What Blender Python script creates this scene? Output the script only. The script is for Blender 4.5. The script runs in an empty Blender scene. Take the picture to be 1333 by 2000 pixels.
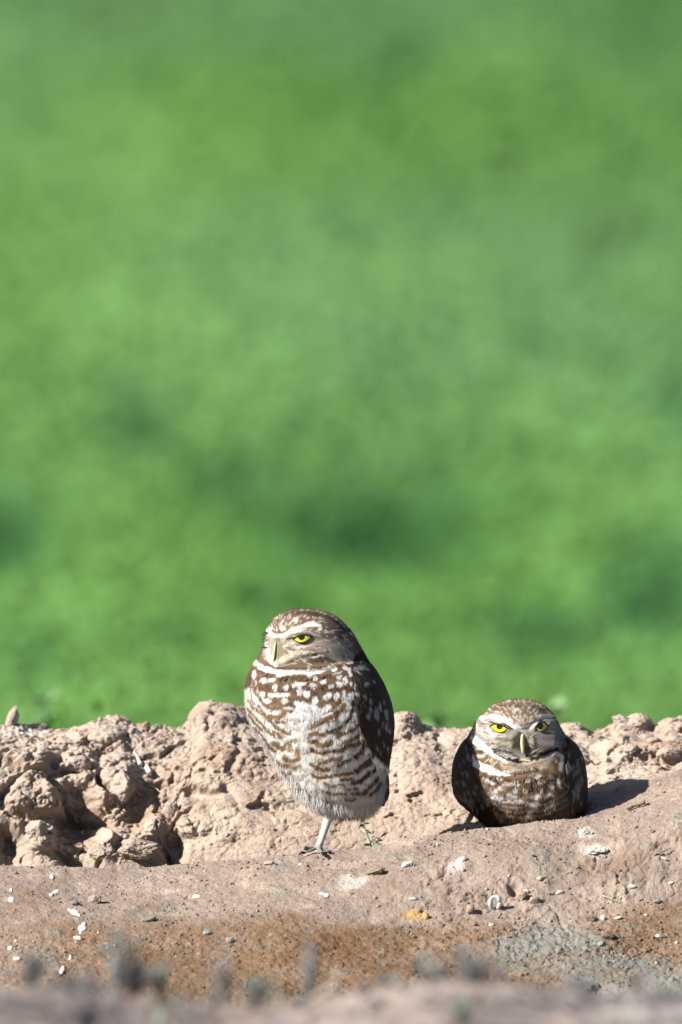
import bpy, bmesh, math, random
import numpy as np
from mathutils import Vector
from mathutils.bvhtree import BVHTree

rng = np.random.default_rng(7)
random.seed(7)
scene = bpy.context.scene
col = scene.collection

# ------------------------------------------------------------------ camera
CAM = np.array([0.0, -12.0, 1.3])
F_PX = 24111.0
PITCH = math.atan2(1.3, 12.0) - math.atan2(660.0, F_PX)
FWD = np.array([0, math.cos(PITCH), -math.sin(PITCH)])
UPV = np.array([0, math.sin(PITCH), math.cos(PITCH)])
RGT = np.array([1.0, 0, 0])
D0 = float(np.dot(-CAM, FWD))
cd = bpy.data.cameras.new("camera")
cam = bpy.data.objects.new("camera", cd)
col.objects.link(cam)
cam.location = CAM
cam.rotation_euler = (math.pi / 2 - PITCH, 0, 0)
cd.sensor_fit = 'VERTICAL'
cd.sensor_height = 36.0
cd.lens = 36.0 * F_PX / 2000.0
cd.clip_start = 0.1
cd.clip_end = 3000
cd.dof.use_dof = True
cd.dof.focus_distance = D0 + 0.0
cd.dof.aperture_fstop = cd.lens / 75.0
scene.camera = cam

# ------------------------------------------------------------------ light
SUN = np.array([-0.755, -0.375, 0.575]); SUN /= np.linalg.norm(SUN)
world = bpy.data.worlds.new("World"); scene.world = world
world.use_nodes = True
wn = world.node_tree.nodes; wn.clear()
wo = wn.new("ShaderNodeOutputWorld"); bg = wn.new("ShaderNodeBackground"); sky = wn.new("ShaderNodeTexSky")
sky.sky_type = 'NISHITA'; sky.sun_disc = False
sky.sun_elevation = math.asin(SUN[2])
sky.sun_rotation = math.atan2(SUN[0], SUN[1])
bg.inputs[1].default_value = 0.05
world.node_tree.links.new(sky.outputs[0], bg.inputs[0])
world.node_tree.links.new(bg.outputs[0], wo.inputs[0])
ld = bpy.data.lights.new("sun", 'SUN'); ld.energy = 5.0; ld.angle = math.radians(0.53); ld.color = (1.0, 0.955, 0.88)
lo = bpy.data.objects.new("sun", ld); col.objects.link(lo)
lo.rotation_euler = Vector(SUN).to_track_quat('Z', 'Y').to_euler()
scene.view_settings.view_transform = 'Standard'
scene.view_settings.look = 'None'
scene.view_settings.exposure = 1.50
scene.view_settings.gamma = 1.0
scene.cycles.use_denoising = True
scene.cycles.max_bounces = 6
scene.cycles.diffuse_bounces = 1
scene.cycles.transparent_max_bounces = 4

# ------------------------------------------------------------------ maths helpers
def W(px, py, dep=0.0):
    """photo pixel + extra depth (m) beyond the focus plane -> world point"""
    px = np.asarray(px, float); py = np.asarray(py, float); dep = np.asarray(dep, float)
    d = D0 + dep
    a = (px - 666.5) / F_PX * d; b = -(py - 1000.0) / F_PX * d
    return CAM + d[..., None] * FWD + a[..., None] * RGT + b[..., None] * UPV if d.shape else CAM + d * FWD + a * RGT + b * UPV
def W3(px, py, dep):
    px, py, dep = np.broadcast_arrays(np.asarray(px, float), np.asarray(py, float), np.asarray(dep, float))
    return W(px, py, dep)
def to_px(P):
    q = P - CAM
    d = q @ FWD
    return 666.5 + (q @ RGT) / d * F_PX, 1000.0 - (q @ UPV) / d * F_PX, d - D0
def z_at(py, Y):
    """height of the ray of photo row py at world y = Y"""
    ang = PITCH + np.arctan((np.asarray(py, float) - 1000.0) / F_PX)
    return CAM[2] - (np.asarray(Y, float) - CAM[1]) * np.tan(ang)
def sstep(a, b, x):
    t = np.clip((x - a) / (b - a), 0, 1)
    return t * t * (3 - 2 * t)
def _hash(ix, iy, iz, seed):
    h = (ix * 374761393 + iy * 668265263 + iz * 2147483647 + seed * 974634777).astype(np.int64) & 0xffffffff
    h = ((h ^ (h >> 13)) * 1274126177) & 0xffffffff
    h = ((h ^ (h >> 16)) * 2246822519) & 0xffffffff
    return h ^ (h >> 15)
def noise3(P, seed=0):
    """value noise, about -1..1"""
    Pi = np.floor(P).astype(np.int64); f = P - Pi
    f = f * f * f * (f * (f * 6 - 15) + 10)
    out = np.zeros(len(P))
    for dx in (0, 1):
        wx = f[:, 0] if dx else 1 - f[:, 0]
        for dy in (0, 1):
            wy = f[:, 1] if dy else 1 - f[:, 1]
            for dz in (0, 1):
                wz = f[:, 2] if dz else 1 - f[:, 2]
                h = _hash(Pi[:, 0] + dx, Pi[:, 1] + dy, Pi[:, 2] + dz, seed)
                out += wx * wy * wz * (h / 2147483648.0 - 1.0)
    return out
def fbm(P, seed=0, octv=4, gain=0.5):
    o = np.zeros(len(P)); a = 1.0; t = 0
    for i in range(octv):
        o += a * noise3(P * (2.03 ** i) + i * 17.3, seed + i); t += a; a *= gain
    return o / t
def worley(P, seed=0):
    Pi = np.floor(P).astype(np.int64)
    f1 = np.full(len(P), 9.0); f2 = np.full(len(P), 9.0); idh = np.zeros(len(P)); tl = np.zeros(len(P))
    for dx in (-1, 0, 1):
        for dy in (-1, 0, 1):
            for dz in (-1, 0, 1):
                c = Pi + (dx, dy, dz)
                h = _hash(c[:, 0], c[:, 1], c[:, 2], seed)
                jx = (h & 1023) / 1023.0; jy = ((h >> 10) & 1023) / 1023.0; jz = ((h >> 20) & 1023) / 1023.0
                ox = P[:, 0] - c[:, 0] - jx; oy = P[:, 1] - c[:, 1] - jy; oz = P[:, 2] - c[:, 2] - jz
                d = np.sqrt(ox * ox + oy * oy + oz * oz)
                m = d < f1
                f2 = np.where(m, f1, np.minimum(f2, d)); idh = np.where(m, jx, idh); tl = np.where(m, (jy - .5) * 2 * ox + (jz - .5) * 2 * oz + (jx - .5) * oy, tl); f1 = np.where(m, d, f1)
    return f1, f2, idh, tl

# ------------------------------------------------------------------ object helpers
ROOT = {}
ALB = 0.57     # the palettes below are written bright; this brings them to real-world reflectances
def link_mesh(name, V, F, mat, cols=None, parent=None, smooth=True):
    V = np.asarray(V, float)
    root = parent
    while root is not None and root.parent is not None: root = root.parent
    off = np.array(ROOT[root.name]) if root is not None else np.zeros(3)
    V = V - off
    me = bpy.data.meshes.new(name)
    me.vertices.add(len(V)); me.vertices.foreach_set("co", V.astype(np.float32).ravel())
    if not isinstance(F, (list, tuple)): F = [F]
    F = [np.asarray(f, np.int32) for f in F if len(f)]
    nl = sum(f.size for f in F); nf = sum(len(f) for f in F)
    me.loops.add(nl); me.polygons.add(nf)
    me.loops.foreach_set("vertex_index", np.concatenate([f.ravel() for f in F]))
    tot = np.concatenate([np.full(len(f), f.shape[1], np.int32) for f in F])
    st = np.concatenate([[0], np.cumsum(tot)[:-1]]).astype(np.int32)
    me.polygons.foreach_set("loop_start", st)
    me.polygons.foreach_set("use_smooth", np.full(nf, smooth))
    me.update(calc_edges=True)
    if cols is not None:
        at = me.color_attributes.new("Col", 'FLOAT_COLOR', 'POINT')
        c4 = np.ones((len(V), 4), np.float32); c4[:, :3] = np.asarray(cols) * ALB
        at.data.foreach_set("color", c4.ravel())
    me.materials.append(mat)
    me.validate()
    ob = bpy.data.objects.new(name, me); col.objects.link(ob)
    if parent is not None: ob.parent = parent
    return ob
def thing(name, loc, label, cat, group=None):
    o = bpy.data.objects.new(name, None); col.objects.link(o)
    o.empty_display_size = 0.02
    o.location = loc; ROOT[o.name] = tuple(loc)
    o['label'] = label; o['category'] = cat
    if group: o['group'] = group
    return o
def tag(o, label, cat, group=None):
    o['label'] = label; o['category'] = cat
    if group: o['group'] = group
def grid_faces(nr, nc, wrap=False):
    r = np.arange(nr - 1)[:, None]; c = np.arange(nc if wrap else nc - 1)[None, :]
    c2 = (c + 1) % nc
    return np.stack([r * nc + c, r * nc + c2, (r + 1) * nc + c2, (r + 1) * nc + c], -1).reshape(-1, 4)
def tube(P, R, n=8):
    """tube along points P with radii R (numpy), closed ends; returns V,F"""
    P = np.asarray(P, float); R = np.broadcast_to(np.asarray(R, float), (len(P),))
    T = np.gradient(P, axis=0); T /= np.linalg.norm(T, axis=1)[:, None] + 1e-12
    ref = np.array([0.31, 0.2, 0.93]) if abs(T[0, 2]) < 0.9 else np.array([1.0, 0.1, 0])
    V = []
    for p, t, r in zip(P, T, R):
        a = np.cross(t, ref); a /= np.linalg.norm(a) + 1e-12; b = np.cross(t, a)
        th = np.linspace(0, 2 * np.pi, n, endpoint=False)
        V.append(p + r * (np.cos(th)[:, None] * a + np.sin(th)[:, None] * b))
    V = np.concatenate(V + [P[:1], P[-1:]])
    F4 = grid_faces(len(P), n, True)
    i = np.arange(n); k = len(P) * n; l = (len(P) - 1) * n
    F3 = np.concatenate([np.stack([np.full(n, k), (i + 1) % n, i], -1), np.stack([np.full(n, k + 1), l + i, l + (i + 1) % n], -1)])
    return V, F4, F3
class Bag:
    def __init__(s): s.V = []; s.F4 = []; s.F3 = []; s.C = []; s.n = 0
    def add(s, V, F4=None, F3=None, c=(0.5, 0.5, 0.5)):
        s.V.append(V)
        if F4 is not None and len(F4): s.F4.append(F4 + s.n)
        if F3 is not None and len(F3): s.F3.append(F3 + s.n)
        s.C.append(np.broadcast_to(np.asarray(c, float), (len(V), 3))); s.n += len(V)
    def link(s, name, mat, parent=None, smooth=True):
        F = []
        if s.F4: F.append(np.concatenate(s.F4))
        if s.F3: F.append(np.concatenate(s.F3))
        return link_mesh(name, np.concatenate(s.V), F, mat, np.concatenate(s.C), parent, smooth)
def ico(sub):
    bm = bmesh.new(); bmesh.ops.create_icosphere(bm, subdivisions=sub, radius=1)
    V = np.array([v.co[:] for v in bm.verts]); F = np.array([[v.index for v in f.verts] for f in bm.faces]); bm.free()
    return V, F

# ------------------------------------------------------------------ materials
def mat_col(name, rough=0.9, spec=0.2, nscale=None, namt=0.0, bscale=None, bdist=0.0, transl=0.0, bscale2=None, bdist2=0.0, coat=0.0):
    m = bpy.data.materials.new(name); m.use_nodes = True
    nt = m.node_tree; n = nt.nodes; L = nt.links
    b = n["Principled BSDF"]
    b.inputs["Roughness"].default_value = rough
    b.inputs["Specular IOR Level"].default_value = spec if rough < .3 else spec * .25
    if coat: b.inputs["Coat Weight"].default_value = coat; b.inputs["Coat Roughness"].default_value = 0.03
    a = n.new("ShaderNodeAttribute"); a.attribute_name = "Col"
    tc = n.new("ShaderNodeTexCoord")
    c = a.outputs["Color"]
    if nscale:
        nz = n.new("ShaderNodeTexNoise"); nz.inputs["Scale"].default_value = nscale; nz.inputs["Detail"].default_value = 5
        nz.inputs["Roughness"].default_value = 0.65
        L.new(tc.outputs["Object"], nz.inputs["Vector"])
        mr = n.new("ShaderNodeMapRange"); mr.inputs[1].default_value = 0.3; mr.inputs[2].default_value = 0.7
        mr.inputs[3].default_value = 1 - namt; mr.inputs[4].default_value = 1 + namt
        L.new(nz.outputs["Fac"], mr.inputs[0])
        mx = n.new("ShaderNodeVectorMath"); mx.operation = 'SCALE'
        L.new(c, mx.inputs[0]); L.new(mr.outputs[0], mx.inputs["Scale"]); c = mx.outputs[0]
    L.new(c, b.inputs["Base Color"])
    prev = None
    for sc, ds, kind in ((bscale, bdist, 'N'), (bscale2, bdist2, 'V')):
        if not sc: continue
        if kind == 'N':
            t = n.new("ShaderNodeTexNoise"); t.inputs["Scale"].default_value = sc; t.inputs["Detail"].default_value = 6; o = t.outputs["Fac"]
        else:
            t = n.new("ShaderNodeTexVoronoi"); t.inputs["Scale"].default_value = sc; o = t.outputs["Distance"]
        L.new(tc.outputs["Object"], t.inputs["Vector"])
        bp = n.new("ShaderNodeBump"); bp.inputs["Distance"].default_value = ds; bp.inputs["Strength"].default_value = 1.0
        if kind == 'V': bp.invert = True
        L.new(o, bp.inputs["Height"])
        if prev: L.new(prev, bp.inputs["Normal"])
        prev = bp.outputs["Normal"]
    if prev: L.new(prev, b.inputs["Normal"])
    if transl:
        out = n["Material Output"]; tr = n.new("ShaderNodeBsdfTranslucent"); ms = n.new("ShaderNodeMixShader")
        ms.inputs[0].default_value = transl
        L.new(c, tr.inputs["Color"]); L.new(b.outputs[0], ms.inputs[1]); L.new(tr.outputs[0], ms.inputs[2]); L.new(ms.outputs[0], out.inputs["Surface"])
    return m
M_SOIL = mat_col("dry_soil", 0.95, 0.1, 220, 0.16, 420, 0.0010, bscale2=420, bdist2=0.0003)
M_FORE = mat_col("verge_soil", 0.95, 0.1, 60, 0.3, 200, 0.003)
M_STONE = mat_col("stone", 0.85, 0.25, 260, 0.15, 500, 0.0008)
M_CHALK = mat_col("chalky_white", 0.8, 0.3, 300, 0.08, 500, 0.0005)
M_FEATH = mat_col("feather", 0.75, 0.15, transl=0.30)
M_SKIN = mat_col("downy_skin", 0.85, 0.15)
M_WING = mat_col("wing_feather", 0.6, 0.25)
M_HORN = mat_col("horn", 0.55, 0.3)
M_EYE = mat_col("eyeball", 0.12, 0.35)
M_LEAF = mat_col("leaf", 0.5, 0.3, transl=0.35)
M_CROP = mat_col("crop_leaf", 0.55, 0.25, transl=0.4)
M_TWIG = mat_col("dry_twig", 0.9, 0.1, transl=0.1)
M_GRASSBED = mat_col("crop_ground", 0.95, 0.1, 3, 0.3)

# ================================================================== TERRAIN: field
def field_sheet():
    xs = np.concatenate([[-1500, -300, -60, -15], np.linspace(-6, 6, 41), [15, 60, 300, 1500]])
    ys = np.concatenate([[-400, -60, -14], np.linspace(-12.5, 60, 60), [120, 300, 900, 2500]])
    X, Y = np.meshgrid(xs, ys)
    Z = np.where(Y > 1.2, -0.70, -0.32)
    V = np.stack([X, Y, Z], -1).reshape(-1, 3)
    nz = noise3(V * (0.8, 0.8, 1), 3)
    V[:, 2] += 0.01 * nz
    c = np.where((V[:, 1] > 0.2)[:, None], np.array([0.10, 0.22, 0.07]), np.array([0.30, 0.23, 0.18])) * (1 + 0.2 * nz[:, None])
    o = link_mesh("ground", V, grid_faces(len(ys), len(xs)), M_GRASSBED, c)
    o['kind'] = 'structure'
field_sheet()

def crop():
    """low leafy green crop filling the field behind the bank"""
    Vs = []; Cs = []
    def batch(n, y0, y1, size, marg, inner=0.0):
        y = y0 + (y1 - y0) * rng.random(n) ** 0.9
        hw = (0.36 + 0.030 * (y - 0)) * marg
        x = (rng.random(n) * 2 - 1) * hw
        if inner:
            x = np.sign(x) * hw * (inner / marg + (1 - inner / marg) * np.abs(x / hw))
        P0 = np.stack([x, y, np.zeros(n)], -1)
        big = fbm(P0 * (1.2, .20, 1), 11, 2)
        med = fbm(P0 * (3.6, .55, 1), 12, 2)
        px0, py0, _ = to_px(P0 - np.array([0, 0, 0.52]))
        dark = np.zeros(n)  # shaded gaps between the plants, put into the leaf colour as darker patches
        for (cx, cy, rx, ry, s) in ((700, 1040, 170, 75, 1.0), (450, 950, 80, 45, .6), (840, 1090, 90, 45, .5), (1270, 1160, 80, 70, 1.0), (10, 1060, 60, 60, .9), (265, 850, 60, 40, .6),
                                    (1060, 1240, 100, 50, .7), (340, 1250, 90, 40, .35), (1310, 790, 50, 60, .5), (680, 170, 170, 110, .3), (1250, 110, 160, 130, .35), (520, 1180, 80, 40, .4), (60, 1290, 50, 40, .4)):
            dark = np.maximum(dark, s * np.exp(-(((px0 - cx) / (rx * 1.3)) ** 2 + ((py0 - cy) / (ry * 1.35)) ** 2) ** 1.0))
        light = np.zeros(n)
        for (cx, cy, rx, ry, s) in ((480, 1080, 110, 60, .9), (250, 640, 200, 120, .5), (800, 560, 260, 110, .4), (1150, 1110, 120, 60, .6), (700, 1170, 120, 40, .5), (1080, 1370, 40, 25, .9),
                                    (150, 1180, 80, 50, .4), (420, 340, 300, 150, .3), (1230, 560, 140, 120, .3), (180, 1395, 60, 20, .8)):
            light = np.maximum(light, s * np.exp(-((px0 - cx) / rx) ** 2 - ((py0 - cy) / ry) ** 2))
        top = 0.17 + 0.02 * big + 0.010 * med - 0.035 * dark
        u = rng.random(n) ** 0.22
        z = -0.68 + top * u
        # leaf directions
        nn = np.array([-.55, -.45, .75]) + 0.55 * rng.standard_normal((n, 3)); nn /= np.linalg.norm(nn, axis=1)[:, None]
        d = np.cross(nn, rng.standard_normal((n, 3))); d /= np.linalg.norm(d, axis=1)[:, None]
        s = np.cross(nn, d)
        L = size * (0.6 + 0.8 * rng.random(n))[:, None]; wd = L * 0.30
        P = np.stack([x, y, z], -1)
        V = np.stack([P, P + d * L * .5 + s * wd, P + d * L + np.array([0, 0, -1]) * L * .15, P + d * L * .5 - s * wd], 1)
        base = np.array([0.140, 0.315, 0.075])
        blue = np.array([0.146, 0.305, 0.115]); yel = np.array([0.20, 0.375, 0.080])
        t = np.clip(0.5 + 0.9 * fbm(P0 * (.8, .12, 1) + 5, 31, 2), 0, 1)[:, None]
        c = base * (1 - t) + blue * t
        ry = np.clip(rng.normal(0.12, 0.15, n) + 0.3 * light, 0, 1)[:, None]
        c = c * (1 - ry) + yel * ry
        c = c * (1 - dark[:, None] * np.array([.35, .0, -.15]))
        far = sstep(15, 34, y)[:, None]
        c = c * (1 - far) + c * np.array([0.88, 0.88, .85]) * far
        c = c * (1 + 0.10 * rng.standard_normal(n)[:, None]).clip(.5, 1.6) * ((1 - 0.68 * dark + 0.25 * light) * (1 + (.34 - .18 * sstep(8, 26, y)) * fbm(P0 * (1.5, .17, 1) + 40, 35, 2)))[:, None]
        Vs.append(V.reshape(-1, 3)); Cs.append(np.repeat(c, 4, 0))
    batch(50000, 1.8, 6, 0.04, 1.5)
    batch(190000, 5.5, 12, 0.030, 1.5)
    batch(190000, 11.5, 22, 0.048, 1.45)
    batch(150000, 21, 40, 0.075, 1.45)
    batch(60000, 39, 62, 0.12, 1.4)
    batch(110000, 3, 45, 0.10, 6.0, 1.35)
    V = np.concatenate(Vs); F = np.arange(len(V)).reshape(-1, 4)
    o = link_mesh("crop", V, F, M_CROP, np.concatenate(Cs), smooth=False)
    o['kind'] = 'stuff'; o['label'] = 'out of focus green leafy crop covering the field behind the dirt bank'; o['category'] = 'crop'
crop()

# ================================================================== TERRAIN: dirt bank
PYL = ([-400, 0, 120, 230, 350, 450, 560, 625, 700, 750, 800, 870, 950, 1050, 1100, 1180, 1230, 1333, 1800],
       [1690, 1687, 1691, 1696, 1686, 1677, 1668, 1661, 1656, 1649, 1637, 1624, 1616, 1604, 1600, 1594, 1582, 1550, 1520])
PYC = ([-400, 0, 60, 110, 180, 230, 330, 370, 392, 440, 470, 520, 770, 790, 830, 870, 920, 1080, 1130, 1170, 1215, 1260, 1300, 1333, 1800],
       [1420, 1415, 1416, 1412, 1424, 1416, 1420, 1410, 1385, 1385, 1392, 1412, 1405, 1400, 1416, 1424, 1422, 1414, 1418, 1414, 1406, 1408, 1412, 1410, 1420])
def bank():
    dense = np.linspace(-0.38, 0.38, 761)
    xs = np.concatenate([-np.geomspace(6, 0.39, 70), dense, np.geomspace(0.39, 6, 70)])
    pxs = 666.5 + xs / 0.0005004
    pl = np.interp(pxs, *PYL); pc = np.interp(pxs, *PYC)
    hol = 1 - sstep(1085, 1165, pxs)                 # hollow behind the lip, gone at the right
    o2 = np.exp(-((pxs - 1010) / 110) ** 2)            # under the sitting owl the floor is higher
    one = np.ones_like(xs)
    K = []
    def k(Y, z): K.append((Y * one, z * one))
    k(-1.70, -0.33); k(-0.48, -0.25)
    k(-0.31, z_at(1960, -0.31)); k(-0.24, z_at(1890, -0.24)); k(-0.14, z_at(1795, -0.14)); k(-0.06, z_at(pl + 55, -0.06))
    zl = z_at(pl, 0.0)
    k(0.0, zl)
    k(0.022, z_at(pl + 2, 0.022) - 0.004 * hol)
    k(0.075, (zl - (0.040 - 0.020 * o2)) * hol + z_at(pl - 22, 0.075) * (1 - hol))
    k(0.145, z_at(pl - 2 * hol - 56 * (1 - hol), 0.145) - 0.002 * o2)
    k(0.175, z_at(pl + (pc - pl) * (0.25 * hol + 0.36 * (1 - hol)), 0.175))
    k(0.235, z_at(pl + (pc - pl) * 0.62, 0.235))
    k(0.30, z_at(pl + (pc - pl) * 0.90, 0.30))
    k(0.345, z_at(pc, 0.345)); k(0.40, z_at(pc, 0.40) - 0.03); k(0.75, -0.30); k(1.7, -0.72)
    rows = [24, 60, 60, 110, 90, 75, 30, 46, 60, 60, 90, 90, 60, 30, 40, 16]
    YY = []; ZZ = []
    for i, n in enumerate(rows):
        t = np.linspace(0, 1, n, endpoint=False)[:, None]
        YY.append(K[i][0] * (1 - t) + K[i + 1][0] * t); ZZ.append(K[i][1] * (1 - t) + K[i + 1][1] * t)
    YY.append(K[-1][0][None]); ZZ.append(K[-1][1][None])
    Y = np.concatenate(YY); Z = np.concatenate(ZZ)
    def smooth(A, r):
        ker = np.hanning(2 * r + 3)[1:-1]; ker /= ker.sum()
        Ap = np.pad(A, ((r, r), (0, 0)), mode='edge'); o = np.zeros_like(A)
        for j, w in enumerate(ker): o += w * Ap[j:j + len(A)]
        return o
    Y = smooth(Y, 14); Z = smooth(Z, 14)
    nr, nc = Y.shape
    X = np.broadcast_to(xs, Y.shape)
    G = np.stack([X, Y, Z], -1)
    N = np.cross(np.gradient(G, axis=1), np.gradient(G, axis=0)); N /= np.linalg.norm(N, axis=-1)[..., None] + 1e-12
    P = G.reshape(-1, 3).copy(); N = N.reshape(-1, 3)
    px, py, _ = to_px(P); Yf = P[:, 1]
    onwall = sstep(0.10, 0.17, Yf) * (1 - sstep(0.5, 0.9, Yf))
    front = 1 - sstep(-0.01, 0.05, Yf)
    # domain-warped clods
    wv = np.stack([fbm(P * 26 + 3, 41, 3), fbm(P * 26 + 13, 42, 3), fbm(P * 26 + 23, 43, 3)], -1)
    Pw = P + wv * 0.016
    wv2 = np.stack([noise3(P * 140 + 3, 44), noise3(P * 140 + 13, 45), noise3(P * 140 + 23, 46)], -1)
    Pw2 = P + wv * 0.010 + wv2 * 0.0028
    def clods(Q, sc, seed):
        f1, f2, ih, tl = worley(Q * sc, seed)
        e = sstep(0.0, 0.22, f2 - f1)
        return e * (0.45 + 0.8 * (ih - 0.3) + 0.9 * tl - 0.25 * f1 ** 2)
    c1 = clods(Pw, 17, 1); c2 = clods(Pw2, 42, 2); c3 = clods(Pw2, 105, 3); c4 = clods(Pw2, 230, 4)
    left = 1 - sstep(300, 420, px); mid = np.exp(-((px - 640) / 230) ** 2); rgt = sstep(1100, 1180, px)
    # smoother lower wall of the hollow
    hgt = (np.interp(px, *PYL) - py) / 240.0
    calm = np.clip(0.06 + 0.90 * left * (1 - .45 * sstep(.45, .75, hgt)) + 0.22 * sstep(0.5, 0.85, hgt) + 0.16 * rgt * sstep(.2, .4, hgt), 0, 1) * onwall
    fine = (0.12 + 0.88 * calm) * onwall
    crest = sstep(0.75, 0.98, hgt)
    d = calm * (1 - 0.6 * crest) * (0.030 * (c1 - 0.35)) + fine * (1 - .3 * crest) * (0.0066 * (c2 - 0.35)) + onwall * (0.0034 * (c3 - 0.35)) * (0.15 + 0.85 * fine) + onwall * 0.0012 * c4 * fine
    d += onwall * (0.009 * fbm(P * 11, 7, 3) + 0.0030 * fbm(P * 33, 17, 4)) + onwall * 0.0017 * fbm(P * 170, 8, 3) * (.5 + .5 * calm)
    pit = sstep(0.36, 0.55, fbm(P * (40, 40, 60), 19, 3)); d -= onwall * (1 - calm) * 0.006 * pit
    d += onwall * (1 - calm) * 0.0018 * fbm(P * (60, 60, 110), 9, 3)
    # ridged cracks on the wall
    rg = 1 - np.abs(fbm(P * 34 + 9, 14, 4)) * 4
    d -= onwall * 0.005 * np.clip(rg, 0, 1) ** 2 * (0.3 + 0.7 * calm)
    # lip and front slope
    low = sstep(1790, 1840, py + 18 * fbm(P * 30, 51, 3)) * front
    lip = np.exp(-((Yf - 0.0) / 0.03) ** 2)
    d += front * (0.0036 * fbm(P * 18, 20, 4) * (1 - .5 * lip) + 0.0014 * fbm(P * 110, 21, 4) + 0.0006 * (c4 - .4))
    rgt2 = sstep(720, 900, px) * front
    d += rgt2 * (0.0030 * (c2 - 0.4) * np.clip(fbm(P * 20, 24, 2) * 2 + .3, 0, 1) + 0.0018 * (c3 - 0.3) * np.clip(fbm(P * 40, 25, 2) * 3 + .4, 0, 1)) * (1 - 0.7 * lip)
    d += low * (0.0004 * (c3 - 0.4) + 0.0014 * fbm(P * 200, 22, 3))
    crust = np.clip(1.25 - np.abs((px - 1085) / 130) ** 2.4 - np.abs((py - 1860) / 50) ** 2.4, 0, 1) + sstep(1000, 1240, px) * sstep(1868, 1890, py + 14 * fbm(P * 26, 61, 2))
    crust = sstep(0.10, 0.62, crust + 0.75 * fbm(P * 36, 62, 5)) * front
    d += crust * (0.002 + 0.0020 * fbm(P * 50, 65, 3) + 0.0006 * fbm(P * 260, 63, 2))
    midfl = sstep(0.02, 0.06, Yf) * (1 - sstep(0.10, 0.17, Yf))
    d += midfl * (0.0025 * fbm(P * 30, 71, 4) + 0.0012 * (c4 - .4) + 0.001 * fbm(P * 150, 72, 3))
    # traced lumps and holes of the wall (pixel centre, radii, height in mm, edge hardness)
    wx = px + 14 * wv[:, 0] + 3 * wv2[:, 0]; wy = py + 14 * wv[:, 1] + 3 * wv2[:, 1]
    for (cx, cy, rx, ry, h, p) in (
            (212, 1440, 40, 26, 15, 3), (55, 1520, 80, 62, 20, 2.5), (140, 1470, 40, 30, 8, 3), (238, 1550, 34, 46, 16, 3),
            (250, 1655, 84, 36, 22, 3), (152, 1630, 38, 58, -48, 3), (12, 1652, 32, 44, -46, 3), (105, 1560, 16, 24, 10, 3), (72, 1655, 26, 34, 8, 3), (336, 1665, 22, 34, -40, 3),
            (180, 1510, 26, 24, 9, 3), (160, 1560, 22, 30, -14, 3), (285, 1505, 26, 18, -12, 3), (262, 1585, 18, 28, -14, 3), (285, 1610, 30, 16, 10, 3),
            (425, 1398, 50, 20, 12, 3), (385, 1522, 58, 18, 10, 3), (398, 1550, 40, 12, -12, 3), (560, 1585, 40, 22, -8, 2.5), (575, 1600, 34, 10, 6, 3), (440, 1620, 60, 20, 5, 3),
            (795, 1410, 26, 16, 10, 3), (830, 1480, 40, 60, 9, 2.5), (1290, 1462, 56, 16, 14, 3), (1290, 1490, 60, 9, -12, 3), (1205, 1462, 26, 22, 10, 3), (1185, 1440, 20, 10, -8, 3),
            (1240, 1415, 30, 14, 8, 3), (1125, 1425, 24, 14, 9, 3), (1320, 1418, 26, 16, 9, 3), (1165, 1500, 40, 14, 5, 3), (20, 1420, 30, 16, 8, 3), (900, 1450, 30, 30, 6, 3),
            (1003, 1737, 9, 13, -9, 3), (840, 1700, 30, 12, 2.5, 3), (890, 1690, 26, 10, 3, 3)):
        q = np.abs((wx - cx) / rx) ** p + np.abs((wy - cy) / ry) ** p
        far = (Yf < 0.5) & (Yf > -0.4)
        wgt = np.where(cy < 1690, onwall, front)
        d += wgt * far * h * 0.001 * np.exp(-q * 0.9)
    # keep the sitting owl clear
    Dv = N + (onwall * 0.9)[:, None] * np.array([0.05, -0.9, -0.25]); Dv /= np.linalg.norm(Dv, axis=1)[:, None]
    P += Dv * d[:, None]
    # ---- colour of the soil
    n1 = fbm(P * 18, 81, 4)[:, None]; n2 = fbm(P * 90, 82, 3)[:, None]
    wall = np.array([0.44, 0.348, 0.285]); led = np.array([0.315, 0.245, 0.203]); brn = np.array([0.215, 0.138, 0.085]); cru = np.array([0.235, 0.225, 0.198])
    ow = onwall[:, None]
    c = led * (1 - ow) + wall * ow
    warm = (mid * onwall * sstep(0.0, .15, hgt) * (1 - sstep(.3, .6, hgt)))[:, None] * 0.5
    c = c * (1 - warm) + np.array([0.43, 0.325, 0.24]) * warm
    pale = sstep(0.25, 0.5, fbm(P * 34, 86, 3))[:, None] * front[:, None] * 0.4
    c = c * (1 - pale) + np.array([0.50, 0.40, 0.32]) * pale
    lw = sstep(1778, 1822, py + 30 * fbm(P * 22, 83, 4) + 26 * np.exp(-((px - 560) / 260) ** 2) * 0 + 34 * np.exp(-((px - 1290) / 70) ** 2) - 26 * np.exp(-((px - 1090) / 60) ** 2) + 14 * np.exp(-((px - 300) / 90) ** 2))[:, None] * front[:, None]
    lb = (0.78 + 0.4 * sstep(-.2, .35, fbm(P * 28, 88, 4)))[:, None].clip(0, 1) - 0.35 * (1 - sstep(60, 180, px))[:, None]
    c = c * (1 - lw * lb) + brn * lw * lb
    ck = (crust * (.55 + .45 * sstep(-.25, .1, fbm(P * 70, 64, 3))))[:, None]
    c = c * (1 - ck) + cru * ck
    yl = np.exp(-((px - 808) / 26) ** 2 - ((py - 1788) / 9) ** 2)[:, None] * .8
    c = c * (1 - yl) + np.array([0.52, 0.33, 0.10]) * yl
    spk = (sstep(0.42, 0.6, fbm(P * 130, 87, 2))[:, None] * lw) * 0.25
    c = c * (1 - spk) + np.array([0.42, 0.38, 0.31]) * spk
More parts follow.
